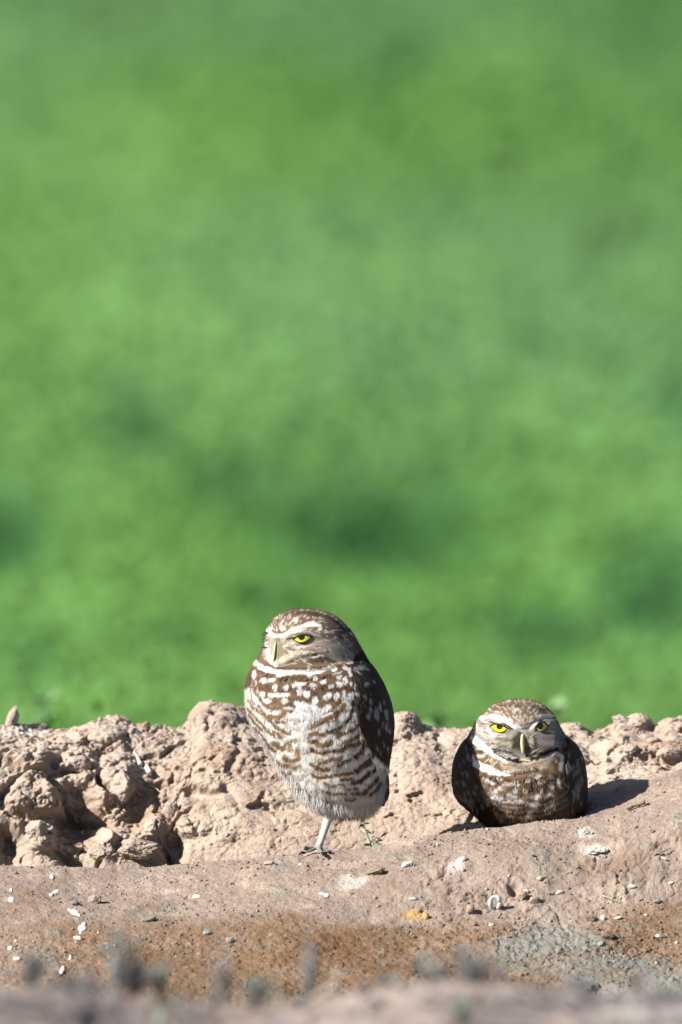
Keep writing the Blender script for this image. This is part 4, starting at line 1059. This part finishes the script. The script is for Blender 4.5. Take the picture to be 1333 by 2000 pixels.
    for i in range(46):
        x0, y0 = r.uniform(517, 526), r.uniform(1234, 1266); h, n = ow.hit(x0, y0)
        d = -RGT * r.uniform(.7, 1.0) + UPV * r.uniform(-.35, .15) - FWD * .3; d /= np.linalg.norm(d); L = r.uniform(5, 11) * .0005
        V_, a, c3 = tube(np.array([h, h + d * L * .5 + UPV * L * .04, h + d * L]), [.00022, .00016, .00005], 4); b.add(V_, a, c3, (.03, .03, .03))
    b.link("bristles", M_SKIN, root)
    # wings
    ow.wing(root, [(690, 1296), (691, 1320), (693, 1345), (697, 1380), (706, 1420), (720, 1450), (738, 1472), (752, 1484)], rows, 1, 31,
            [(752, 1440, 62, 5, .02), (757, 1446, 62, 5, .03), (760, 1450, 64, 4.5, .05), (745, 1440, 44, 5, .02), (763, 1456, 55, 4, .10)])
    ow.wing(root, [(483, 1306), (479, 1325), (478, 1350), (478, 1370)], rows, -1, 32, [], math.radians(108))
    # tail
    b = Bag()
    for i, (x, w, L) in enumerate(((738, 9, 62), (746, 9, 64), (730, 9, 60), (752, 8, 60))):
        t = np.linspace(0, 1, 9)[:, None]; q = np.linspace(-1, 1, 5)[None, :]
        prof = np.interp(t, [0, .2, .8, 1], [.8, 1, 1, .35])
        X = x + q * w * prof + t * 2; Y = 1506 + t * (L + 8 - 3 * i); D = 34 + i * 3 + 14 * t - 1.5 * (1 - q ** 2)
        V_ = W3(X, Y, D * .0005).reshape(-1, 3)
        band = (np.sin(np.broadcast_to(t, X.shape).ravel() * 16) > .7)[:, None]
        b.add(V_, grid_faces(9, 5), None, np.where(band, np.array((.34, .27, .2)), np.array((.09, .055, .045))))
    b.link("tail", M_WING, root)
    # claws
    for (x, y, d, ex, ey, ed) in ((595, 1666, -21, 584, 1669, -26), (630, 1666, -38, 631, 1673, -46), (642, 1664, -17, 649, 1667, -21)):
        P0 = W(float(x), float(y), d * .0005); P1 = W(float(ex), float(ey), ed * .0005); m = (P0 + P1) / 2 + np.array([0, 0, .0016])
        b = Bag(); b.add(*tube(np.array([P0, m, P1]), [.0015, .0012, .0002], 8), c=(.03, .03, .04)); b.link("claw", M_HORN, root)
    return ow
owl_standing()

# ================================================================== OWL 2 (sitting)
def owl_sitting():
    dp = 0.062
    rows = [(1365.5, 1004, 1022, 9, 0), (1367, 992, 1034, 22, 0), (1369, 983, 1043, 32, 0), (1373, 971, 1055, 56, 0), (1380, 959, 1066, 72, 0), (1390, 947, 1077, 84, 0), (1400, 937, 1084, 92, 0), (1410, 930, 1090, 97, 0), (1420, 924, 1095, 101, 0), (1430, 919, 1101, 104, 0),
            (1440, 913, 1110, 105, 1), (1450, 906, 1120, 101, 2), (1460, 900, 1128, 97, 2), (1475, 893, 1136, 92, 2), (1490, 888, 1140, 97, 1), (1510, 886, 1143, 102, 0), (1530, 886, 1145, 105, 0), (1550, 889, 1145, 106, 0), (1565, 897, 1144, 105, 0), (1578, 909, 1142, 103, 0),
            (1590, 924, 1138, 98, 0), (1602, 936, 1132, 91, 0), (1614, 950, 1122, 80, 0), (1628, 972, 1104, 60, 0), (1638, 1000, 1075, 30, 0)]
    H = Canvas(870, 1345, 1165, 1660, ch=1, base=0.0, warp=0)
    add = lambda p, w, h, soft: H.stroke(p, w, (h,), soft, 1.0, add=True)
    H.poly([(905, 1350), (915, 1440), (940, 1460), (975, 1482), (1022, 1492), (1068, 1478), (1100, 1458), (1112, 1435), (1100, 1350)], (7,), 4)
    add([(940, 1404), (963, 1403), (985, 1408), (1005, 1420), (1020, 1424), (1038, 1420), (1050, 1408), (1070, 1402), (1082, 1404)], 5, 6, 4)
    add([(958, 1421), (990, 1422)], 9, -3, 6); add([(1048, 1419), (1068, 1418)], 9, -5, 6)
    add([(1021, 1436), (1022, 1462)], 8, 9, 9)
    add([(1000, 1440), (1000, 1458)], 8, -3, 7); add([(1042, 1440), (1042, 1458)], 8, -3, 7)
    add([(955, 1462), (985, 1470), (1010, 1482)], 3, -2.5, 2.5); add([(1035, 1476), (1060, 1466)], 3, -2.5, 2.5)
    add([(925, 1446), (960, 1470), (985, 1485)], 6, 3, 4)
    add([(922, 1484), (950, 1503), (1000, 1514), (1050, 1508)], 8, 4, 5)
    H.A[..., 0] -= 0.30 * np.clip(H.RX - 1036, 0, 45) * (1 - sstep(1080, 1102, H.RX)) * sstep(1378, 1412, H.RY) * (1 - sstep(1452, 1492, H.RY))
    H.blur(3)
    q = np.stack([H.RX.ravel() * .07, H.RY.ravel() * .06, 0 * H.RX.ravel()], -1)
    H.A[..., 0] += 2.6 * fbm(q, 402, 3).reshape(H.RX.shape) * sstep(1500, 1530, H.RY)
    V, F4, F3 = loft(rows, dp, H)
    A, T, N = remesh(V, F4, F3, .0009)
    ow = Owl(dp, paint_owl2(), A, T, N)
    root = thing("owl", tuple(W(1018.0, 1636.0, dp)), "shorter owl crouching low at the right, facing the camera with yellow eyes", "owl", "burrowing owls on the bank")
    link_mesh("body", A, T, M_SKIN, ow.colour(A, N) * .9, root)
    fl = closest_flow(1021, 1446, 1020, 1500, 1486)
    ln = lambda x, y: 3.6 + 5.0 * sstep(1480, 1520, y)
    def mk(px, py, nf):
        m = ~((np.abs(px - 974.5) < 18.5) & (py > 1412) & (py < 1430)); m &= ~((np.abs(px - 1060) < 12) & (py > 1409) & (py < 1429))
        m &= ~((np.abs(px - 1021.5) < 5) & (py > 1434) & (py < 1473))
        return m * 1.0
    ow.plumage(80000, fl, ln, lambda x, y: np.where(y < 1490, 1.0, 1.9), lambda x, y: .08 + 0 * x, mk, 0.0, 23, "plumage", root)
    ow.plumage(11000, fl, lambda x, y: 12 + 0 * x, lambda x, y: 5.0 + 0 * x, lambda x, y: .04 + 0 * x, lambda px, py, nf: ((py > 1505) & (nf < .2)) * 1.0, 0.0, 26, "breast_feathers", root)
    ow.plumage(26000, fl, lambda x, y: 7 + 3 * (y > 1480), lambda x, y: .8 + 0 * x, lambda x, y: .40 + 0 * x, lambda px, py, nf: (np.abs(nf) < .32) * 1.0, 0.0, 28, "loose_feathers", root)
    ow.eye(root, 974.5, 1420.5, 17.5, [0, 4.8, 6.2, 5.8, 4.6, 2.8, 0], [0, 5.2, 8.4, 9.6, 9.2, 6.2, 0], (976, 1418.5, 6.2), tilt=2.0, iris=(.86, .76, .02))
    ow.eye(root, 1059, 1419, 12.5, [0, 5, 8.5, 8.5, 8, 5, 0], [0, 5.5, 8.5, 9, 8, 5, 0], (1055, 1418, 6.6), tilt=-1.5, iris=(.70, .66, .10))
    ow.beak(root, [(1021, 1434, 1, 2.6), (1021, 1440, 3, 4.0), (1021, 1450, 5, 4.6), (1021.3, 1458, 6, 4.3), (1021.6, 1465, 6, 3.4), (1022, 1470, 5, 2.2), (1022, 1474, 3.5, .8)], (.52, .52, .43))
    ow.wing(root, [(912, 1444), (921, 1470), (923, 1495), (932, 1520), (942, 1538), (948, 1550)], rows, -1, 33,
            [(900, 1540, 44, 5, .02), (896, 1536, 46, 5, .03), (905, 1545, 46, 5, .02), (893, 1530, 46, 5, .04), (915, 1550, 44, 5, 0)])
    ow.wing(root, [(1108, 1444), (1106, 1470), (1106, 1500), (1112, 1530), (1118, 1550), (1124, 1570)], rows, 1, 34, [])
    b = Bag()   # short tail resting on the ground behind
    for i, x in enumerate((1060, 1072, 1084, 1096)):
        t = np.linspace(0, 1, 7)[:, None]; q = np.linspace(-1, 1, 5)[None, :]
        X = x + q * 8 + t * 10; Y = 1590 - t * 2 + 0 * q; D = 80 + t * 60 - 1.2 * (1 - q ** 2) + i
        b.add(W3(X, Y + 4 * q ** 2, dp + D * .0005).reshape(-1, 3), grid_faces(7, 5), None, (.09, .06, .045))
    b.link("tail", M_WING, root)
owl_sitting()

# ================================================================== loose things on the bank
ICO4 = ico(5); ICO3 = ico(3)
def lump(name, px, py, rx, ry, rz, colour, label, cat, seed, mat=None, group=None, sink=.35, facets=9, rough=.16, rot=0.0, tilt=0.0):
    """irregular faceted lump sitting on the bank; radii in photo pixels"""
    p, n, c = on_bank(px, py); s = .0005
    V0, F0 = ICO4 if max(rx, ry) > 12 else ICO3
    r = np.random.default_rng(seed)
    D = r.normal(size=(facets, 3)); D /= np.linalg.norm(D, axis=1)[:, None]; hh = r.uniform(.62, .95, facets)
    rad = np.ones(len(V0))
    dots = V0 @ D.T
    lim = np.where(dots > .05, hh / np.maximum(dots, .05), 9); rad = np.minimum(rad, lim.min(1))
    V = V0 * rad[:, None] * (1 + rough * fbm(V0 * 2.2 + seed, seed, 4) + rough * .5 * fbm(V0 * 7 + seed, seed + 9, 4) - rough * .5 * np.clip(1 - 5 * np.abs(fbm(V0 * 3.1 + seed, seed + 19, 3)), 0, 1))[:, None]
    V = V * np.array([rx, ry, rz]) * s
    a = math.radians(rot)   # rotation in the picture plane (about world y)
    x, z = V[:, 0].copy(), V[:, 2].copy(); V[:, 0] = x * math.cos(a) + z * math.sin(a); V[:, 2] = -x * math.sin(a) + z * math.cos(a)
    base = p + n * (min(rx, rz, ry) * s * (1 - 2 * sink))
    col3 = np.array(colour) * (1 + .14 * fbm(V0 * 3, seed + 3, 3))[:, None]
    ob = link_mesh(name, V, F0, mat or M_STONE, col3.clip(.02, .9))
    ob.location = base
    tag(ob, label, cat, group)
    return ob
SO = (.445, .365, .305)
lump("clod", 24, 1398, 13, 14, 30, SO, "upright pointed clod on the bank crest at the far left", "clod", 1, M_SOIL, sink=.2, rot=25)
lump("clod", 208, 1436, 40, 32, 26, SO, "big overhanging brown clod high on the left bank, shadow at its right", "clod", 2, M_SOIL, sink=.55)
lump("clod", 75, 1420, 22, 18, 11, SO, "flat rounded clod on the crest right of the pointed clod", "clod", 3, M_SOIL, sink=.5)
lump("clod", 155, 1492, 26, 22, 20, SO, "rounded clod in the middle of the left bank above the big dark hole", "clod", 4, M_SOIL, sink=.5)
lump("clod", 238, 1545, 24, 24, 34, SO, "tall clod on the left bank between two dark gaps", "clod", 5, M_SOIL, sink=.45)
lump("clod", 232, 1482, 22, 18, 13, (.46, .38, .32), "small pale clod just under the big overhanging clod", "clod", 6, M_SOIL, sink=.45)
lump("clod", 335, 1588, 16, 14, 26, SO, "narrow upright clod at the right edge of the left heap", "clod", 7, M_SOIL, sink=.4)
lump("clod", 270, 1655, 42, 26, 22, (.42, .335, .27), "crumbly brown clod at the foot of the left heap beside the hollow", "clod", 8, M_SOIL, sink=.5, rough=.28)
lump("clod", 200, 1668, 26, 20, 20, (.41, .33, .27), "crumbly brown clod at the foot of the left heap next to the black hole", "clod", 9, M_SOIL, sink=.45, rough=.25)
lump("clod", 72, 1625, 22, 18, 24, SO, "leaning clod low on the far left between two shadowed holes", "clod", 10, M_SOIL, sink=.4, rot=25)
lump("clod", 1215, 1408, 22, 18, 13, SO, "knobbly clod on the crest right of the crouching owl", "clod", 11, M_SOIL, sink=.45, rough=.25)
lump("clod", 1125, 1422, 17, 14, 11, SO, "small clod on the crest just right of the crouching owl's head", "clod", 12, M_SOIL, sink=.4, rough=.25)
lump("clod", 795, 1403, 20, 16, 13, SO, "rough clod on the crest beside the standing owl's dark wing", "clod", 13, M_SOIL, sink=.4, rough=.25)
lump("clod", 1306, 1470, 26, 16, 13, SO, "flat clod jutting out over a dark crack at the right edge", "clod", 14, M_SOIL, sink=.4, rough=.22)
lump("clod", 1235, 1465, 17, 14, 13, SO, "round clod at the left end of the dark crack on the right bank", "clod", 15, M_SOIL, sink=.4, rough=.22)
lump("stone", 186, 1762, 15, 12, 11, (.36, .28, .235), "rounded pinkish stone on the slope at the lower left, shadow at its right", "stone", 21, sink=.3, rot=-20)
lump("stone", 146, 1765, 10, 8, 7, (.24, .22, .20), "small dark stone just above the white dropping at the lower left", "stone", 22)
lump("stone", 735, 1704, 19, 10, 8, (.33, .26, .20), "dark flat stone with a deep shadow, below the little green plant", "stone", 23, rot=-12)
lump("stone", 289, 1798, 17, 8, 6, (.26, .24, .21), "flat dark grey stone at the top of the brown soil on the left", "stone", 24, rot=-15)
lump("stone", 526, 1686, 12, 8, 5, (.50, .41, .34), "pale flat stone on the lip left of the owl's foot", "stone", 25)
lump("stone", 1020, 1752, 13, 10, 12, (.38, .29, .22), "brown stone right of the dark pit in the slope", "stone", 26, rot=-50)
lump("stone", 1044, 1760, 12, 10, 9, (.44, .33, .23), "tan stone just right of the brown stone by the dark pit", "stone", 27)
lump("stone", 918, 1776, 11, 8, 10, (.36, .28, .22), "round stone left of the ring shaped shell", "stone", 28)
lump("stone", 832, 1791, 7, 6, 10, (.52, .38, .18), "yellowish upright pebble beside the ochre patch", "pebble", 29)
lump("stone", 1155, 1796, 13, 9, 9, (.22, .16, .12), "dark reddish stone left of the two round white pebbles", "stone", 30)
lump("stone", 1190, 1832, 14, 10, 9, (.17, .12, .09), "dark stone at the right corner of the grey crust", "stone", 31)
lump("stone", 1176, 1845, 10, 8, 6, (.30, .30, .28), "grey stone just below the dark stone beside the grey crust", "stone", 32)
lump("stone", 405, 1824, 9, 7, 7, (.33, .34, .30), "grey stone in the brown soil below the standing owl", "stone", 33)
lump("stone", 450, 1838, 9, 6, 9, (.30, .31, .27), "grey upright stone in the brown soil right of another grey stone", "stone", 34)
lump("stone", 480, 1924, 5, 4, 10, (.20, .19, .17), "dark narrow stone low in the brown soil", "stone", 35)
lump("stone", 1285, 1762, 10, 7, 5, (.26, .25, .23), "small grey stone on the slope near the right edge", "stone", 36)
lump("stone", 1058, 1716, 10, 7, 6, (.45, .36, .28), "pale brown stone on the slope below the crouching owl", "stone", 37)
CH = (.68, .64, .59)
for i, a in enumerate(((795, 1688, 13, 8, 7, -22, "white angular chip on the slope left of the pale stone", "chip"), (903, 1680, 12, 7, 6, -10, "white chip on top of the pale stone patch below the hollow", "chip"),
        (1166, 1661, 24, 10, 5, -5, "largest flat white chalky lump right below the crouching owl", "lump"), (1146, 1627, 13, 7, 8, 0, "chalky white lump directly below the crouching owl's wing", "lump"),
        (808, 1756, 10, 6, 4.5, 0, "smooth oval white pebble on the slope above the ochre patch", "pebble"), (1093, 1743, 9, 6, 4, -12, "white oval chip right of the tan stone", "chip"),
        (1237, 1733, 9, 6, 5, 10, "bright white pebble with a dark shadow on the right slope", "pebble"), (1311, 1724, 7, 5, 3.5, -10, "small white chip near the right edge", "chip"),
        (1178, 1795, 6, 5, 6, 0, "round white pebble right of the dark reddish stone", "pebble"), (1209, 1793, 9, 5, 3, -8, "flat white sliver right of the round white pebble", "chip"),
        (1288, 1828, 8, 6, 4.5, 0, "white pebble in the brown soil at the lower right", "pebble"), (1262, 1787, 4, 4, 3, 0, "tiny white pebble above the brown soil at the right", "pebble"),
        (1300, 1679, 10, 5, 3, 25, "thin white sliver on the lip near the right edge", "chip"), (1030, 1743, 7, 5, 5, 40, "white chip lying on the brown stone by the pit", "chip"))):
    lump("white_pebble" if a[7] == "pebble" else "white_chip" if a[7] == "chip" else "chalky_lump", a[0], a[1], a[2], a[3], a[4], CH, a[6], a[7], 50 + i, M_CHALK, sink=.42, rot=a[5], rough=.3)
def splash(px, py, blobs, label, seed, group="white bird droppings on the slope"):
    """thin crusted dropping following the soil"""
    r = np.random.default_rng(seed); b = Bag(); c0, _, _ = on_bank(px, py)
    for (dx, dy, rx, ry, rot) in blobs:
        p, n, c = on_bank(px + dx, py + dy); V0, F0 = ICO3
        V = V0 * (1 + .30 * fbm(V0 * 2.0 + seed + dx, seed, 3))[:, None]
        # lies on the slope: x along the picture, y up-slope
        up = np.array([0, .94, .34]); t = math.radians(rot); X = V[:, 0] * rx; Z = V[:, 2] * ry
        Xr = X * math.cos(t) + Z * math.sin(t); Zr = -X * math.sin(t) + Z * math.cos(t)
        Q = p + (Xr[:, None] * RGT + Zr[:, None] * up * 1.9 + V[:, 1:2] * n * 2.4) * .0005
        b.add(Q, None, F0, np.array((.78, .76, .72)))
    t = thing("dropping", tuple(c0), label, "dropping", group)
    b.link("crust", M_CHALK, t)
    return t
splash(22, 1756, [(0, 0, 6, 6, 0), (-1, -18, 3, 4, 0)], "small white dropping nearest the left edge of the slope", 1)
splash(108, 1742, [(0, 0, 9, 4, -25), (-8, 4, 4, 4, 0)], "white streak of dropping above the pink stone, left of it", 2)
splash(102, 1712, [(0, 0, 4, 5, 0)], "tiny white dropping highest on the left slope", 3)
splash(145, 1781, [(0, 0, 10, 7, 25), (-8, -6, 4, 4, 0), (8, 5, 5, 3, 30)], "broad white dropping just below the small dark stone", 4)
splash(161, 1812, [(0, 0, 8, 7, 0), (4, -8, 4, 4, 0), (-10, 20, 9, 4, 10), (-4, 8, 3, 4, 0)], "splash of white dropping in two blotches on the brown soil", 5)
splash(25, 1850, [(-4, 1, 5, 4, -20), (8, 21, 7, 3.5, 0), (7, -13, 3, 2, 0)], "scattered white dropping low at the left edge", 6)
splash(138, 1871, [(0, 0, 3, 6, 0)], "thin upright white dropping above the lowest one", 7)
splash(122, 1895, [(0, 0, 4, 9, 15)], "lowest white dropping, a narrow slanting streak at the left", 8)
splash(385, 1751, [(0, 0, 8, 4, 0)], "pale dropping on the slope midway between pink stone and owl's foot", 9)
splash(634, 1748, [(-6, -3, 5, 3, 0), (5, 0, 6, 4, 0)], "pale dropping on the slope straight below the owl's foot", 10)

def ring_shell():
    p, n, c = on_bank(967, 1775); s = .0005
    th = np.linspace(0, 2 * np.pi * .97, 26)
    P = np.stack([np.cos(th) * 9 - .25 * np.sin(th) * 9, np.sin(th) * -3 + 0 * th, np.sin(th) * 12 + 3 * np.cos(th)], -1) * s + p + np.array([0, -.003, .006])
    b = Bag(); b.add(*tube(P, (3.6 + 1.2 * np.sin(th * 2.3 + 1)) * s, 9), c=(.72, .70, .72))
    o = b.link("ring_shell", M_CHALK); tag(o, "white ring shaped shell fragment with a dark hole on the slope", "shell")
ring_shell()
def stick(name, pts, rad, colour, label, cat, mat=None, lift=.0015):
    P = []
    for (x, y, l) in pts:
        p, n, c = on_bank(x, y); P.append(p + n * (lift + l * .0005))
    P = np.array(P); t = np.linspace(0, len(P) - 1, len(P) * 5); i = np.minimum(t.astype(int), len(P) - 2); f = (t - i)[:, None]
    Q = P[i] * (1 - f) + P[i + 1] * f; Q += rng.normal(0, .0002, Q.shape)
    b = Bag(); b.add(*tube(Q, np.interp(t, np.arange(len(P)), rad) * .0005, 9), c=colour)
    o = b.link(name, mat or M_TWIG); tag(o, label, cat)
stick("stick", [(1225, 1584, 2), (1240, 1577, 3), (1262, 1572, 4)], [3.2, 3.6, 5], (.34, .24, .17), "short brown stick at the end of the crouching owl's shadow", "stick")
stick("twig", [(1143, 1480, 6), (1150, 1486, 4), (1158, 1494, 2)], [1.0, 1.6, 1.4], (.07, .055, .05), "dark twig on the bank just right of the crouching owl", "twig")
stick("bone", [(263, 1475, 6), (270, 1487, 7), (276, 1499, 6)], [3.4, 2.6, 4.4], (.78, .72, .66), "thin white bone lying in the shadow of the big left clod", "bone", M_CHALK)
stick("bone", [(287, 1503, 5), (293, 1515, 5)], [4.6, 5.2], (.80, .77, .74), "stubby white bone piece just below the thin white bone", "bone", M_CHALK)
stick("straw", [(290, 1537, 4), (305, 1545, 6), (324, 1557, 4)], [1.0, 1.0, .6], (.62, .54, .44), "pale thin straw slanting across the left bank under the bones", "straw")
stick("straw", [(540, 1508, 3), (528, 1526, 4), (518, 1546, 3)], [.9, .8, .6], (.66, .56, .46), "pale straw on the hollow wall left of the standing owl's belly", "straw")
stick("twig", [(366, 1600, 2), (374, 1612, 5), (384, 1628, 2)], [1.4, 1.3, .7], (.10, .07, .05), "short dark twig stuck in the hollow wall beside the left heap", "twig")
stick("shard", [(114, 1565, 3), (118, 1578, 8), (117, 1590, 3)], [1.5, 3.6, 1.4], (.66, .58, .52), "pale upright shard beside the big dark hole on the left", "shard")
stick("twig", [(1275, 1673, 2), (1292, 1668, 4), (1312, 1660, 3)], [1.2, 1.3, .8], (.30, .27, .26), "thin grey twig on the lip near the right edge", "twig")
stick("twig", [(1175, 1752, 2), (1190, 1758, 3), (1205, 1765, 2)], [1, .9, .6], (.66, .58, .48), "pale thin stem lying on the right slope", "twig")

def little_plant():
    p, n, c = on_bank(727, 1652)
    t = thing("seedling", tuple(p), "tiny green seedling with paired oval leaves right of the owl's leg", "seedling")
    dep = float(to_px(p[None])[2][0])
    pts = [(728, 1653), (722, 1640), (717, 1628), (713, 1616), (711, 1606), (713, 1597)]
    P = np.array([W(float(x), float(y), dep) for x, y in pts]); P[0] -= np.array([0, 0, .004])
    b = Bag(); b.add(*tube(P, [.0008, .0007, .0006, .0005, .0005, .0004], 7), c=(.30, .33, .24)); b.link("stem", M_LEAF, t)
    def leaf(x, y, a, L, w, c, dz):
        m = 7; u = np.linspace(0, 1, m); wd = np.sin(np.pi * np.clip(u * .92 + .06, 0, 1)) ** .8 * w
        ax = np.array([math.cos(a), -math.sin(a)]); sd = np.array([math.sin(a), math.cos(a)])
        V = []
        for i in range(m):
            for q in (-1, 0, 1):
                V.append(W(float(x + ax[0] * u[i] * L + sd[0] * q * wd[i]), float(y + ax[1] * u[i] * L + sd[1] * q * wd[i] + 1.5 * u[i] ** 2), dep + (dz * u[i] * L + abs(q) * -1.2) * .0005))
        b = Bag(); b.add(np.array(V), grid_faces(m, 3), None, c); b.link("leaf", M_LEAF, t)
    G = (.20, .28, .19); G2 = (.30, .38, .28); DG = (.10, .14, .11)
    for a in ((726, 1651, 2.95, 16, 3.2, G, -.4), (725, 1646, .75, 13, 4.2, G2, -.6), (728, 1648, -.35, 19, 4.4, G2, -.5), (732, 1650, .2, 14, 3.2, G, .4), (719, 1632, 2.6, 15, 1.6, G2, .3), (717, 1628, .35, 15, 1.8, G2, -.3),
              (715, 1622, -.3, 8, 3.0, DG, -.5), (714, 1618, 2.7, 15, 1.6, G2, .2), (713, 1613, 2.9, 11, 2.8, DG, -.3), (712, 1609, .25, 12, 2.0, G, .4), (712, 1605, 2.5, 8, 2.4, G, -.2), (712, 1601, .9, 9, 2.6, G2, 0), (712, 1600, 2.1, 8, 2.4, G2, 0), (713, 1597, 1.4, 6, 2.0, G2, .2)):
        leaf(*a)
little_plant()
print("objects", len(scene.objects))
